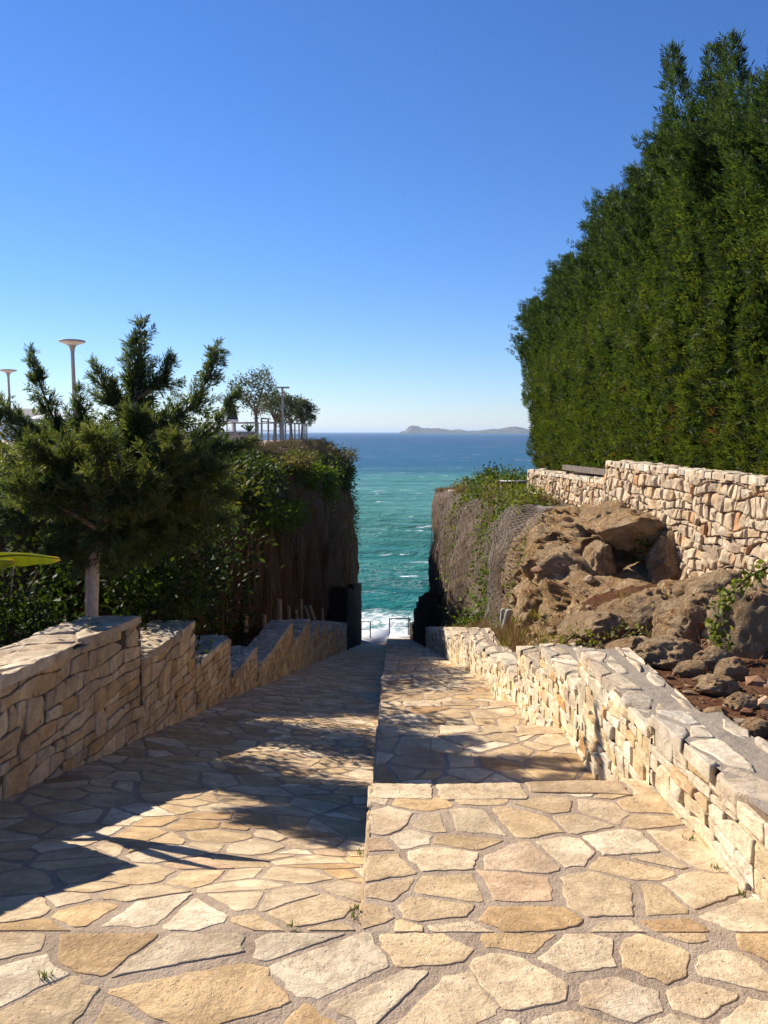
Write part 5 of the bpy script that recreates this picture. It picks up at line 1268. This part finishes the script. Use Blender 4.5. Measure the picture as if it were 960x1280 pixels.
DI = 7000.0
prof = [(500, 0), (506, 1), (510, 5.0), (514, 6.8), (522, 6.6), (528, 5.0), (540, 4.2), (552, 4.0), (566, 2.0), (575, 2.8), (582, 1.4), (596, 1.4), (612, 2.8), (626, 3.6), (634, 5.2), (641, 6.6), (650, 5.0), (660, 3.0), (672, 1.5), (690, 3), (720, 2), (740, 0)]
px_ = np.linspace(500, 740, 220); hh = np.interp(px_, [a for a, _ in prof], [b for _, b in prof])/960*DI
ny = 24; Pi = np.zeros((220, ny, 3))
for i in range(220):
    for j in range(ny):
        v = j/(ny-1)*2 - 1
        x = (px_[i]-480)/960*DI; yy = DI + v*420
        s = max(0, 1 - abs(v)**1.4)
        zz = SEA - 1 + (hh[i]*1.05 + 14)*s*(1 + 0.25*noise.noise(Vector((x*0.01, yy*0.01, 0)))) + 5*s*noise.noise(Vector((x*0.03, yy*0.03, 2)))
        Pi[i, j] = (x, yy, zz)
mb = MB(); grid(mb, Pi)
t = NT('island scrub'); p = t.pos(); n = t.noise(p, 0.012, 6, 0.65)
M_ISL = t.done(t.princ(t.mix(t.ss(n, 0.35, 0.65), (0.045, 0.06, 0.045), (0.13, 0.12, 0.10)), 0.9, None, 0.1))
tag(mb.build('island', [M_ISL]), 'low hazy island with two humps on the horizon', 'island', kind='structure')

# sea air
USE_HAZE = True
if USE_HAZE:
    mb = MB(); box(mb, (-31000, -31000, SEA - 5), (31000, 31000, 90.0))
    hz = mb.build('haze', [], smooth=False)
    t = NT('sea air'); v = t.n('ShaderNodeVolumePrincipled'); v.inputs['Color'].default_value = (0.62, 0.78, 1.0, 1); v.inputs['Density'].default_value = 6e-5; v.inputs['Anisotropy'].default_value = 0.2
    t.link(v.outputs[0], t.out.inputs['Volume']); hz.data.materials.append(t.m)
    tag(hz, 'thin blue sea haze over the water', 'haze', kind='stuff')

# ------------------------------------------------------------------ light, sky, camera
SUN = Vector((-1.12, 0.88, 1.0)).normalized()
elev = math.asin(SUN.z); az = math.atan2(SUN.x, SUN.y)
sl = bpy.data.lights.new('sun', 'SUN'); sl.energy = 5.0; sl.angle = R(0.55); sl.color = (1.0, 0.91, 0.78)
so = bpy.data.objects.new('sun', sl); COL.objects.link(so); so.rotation_euler = SUN.to_track_quat('Z', 'Y').to_euler(); so.location = (-20, 20, 30)
w = bpy.data.worlds.new('World'); scn.world = w; w.use_nodes = True
nt = w.node_tree; nt.nodes.clear()
sky = nt.nodes.new('ShaderNodeTexSky'); sky.sky_type = 'NISHITA'; sky.sun_disc = False; sky.sun_elevation = elev; sky.sun_rotation = az
sky.altitude = 20; sky.air_density = 1.0; sky.dust_density = 0.0; sky.ozone_density = 4.0
bg = nt.nodes.new('ShaderNodeBackground'); bg.inputs[1].default_value = 0.068
ow = nt.nodes.new('ShaderNodeOutputWorld'); hs = nt.nodes.new('ShaderNodeHueSaturation'); hs.inputs['Saturation'].default_value = 1.16; nt.links.new(sky.outputs[0], hs.inputs['Color'])
wb = nt.nodes.new('ShaderNodeMix'); wb.data_type = 'RGBA'; wb.blend_type = 'MULTIPLY'; wb.inputs[0].default_value = 1; wb.inputs[7].default_value = (0.86, 0.94, 1.22, 1)
nt.links.new(hs.outputs[0], wb.inputs[6]); nt.links.new(wb.outputs[2], bg.inputs[0]); nt.links.new(bg.outputs[0], ow.inputs[0])

cd = bpy.data.cameras.new('camera'); cam = bpy.data.objects.new('camera', cd); COL.objects.link(cam)
cd.sensor_fit = 'VERTICAL'; cd.sensor_height = 36; cd.sensor_width = 27; cd.lens = 36*F_PX/1280
cd.clip_start = 0.05; cd.clip_end = 100000
cam.location = (0, 0, 0); cam.rotation_euler = (math.pi/2 - PITCH, 0, 0)
scn.camera = cam
scn.view_settings.view_transform = 'Standard'; scn.view_settings.look = 'None'
scn.view_settings.exposure = 0.84; scn.view_settings.gamma = 1
scn.view_settings.use_curve_mapping = False
scn.cycles.max_bounces = 8; scn.cycles.diffuse_bounces = 4; scn.cycles.transparent_max_bounces = 8; scn.cycles.volume_bounces = 0
scn.cycles.use_denoising = True
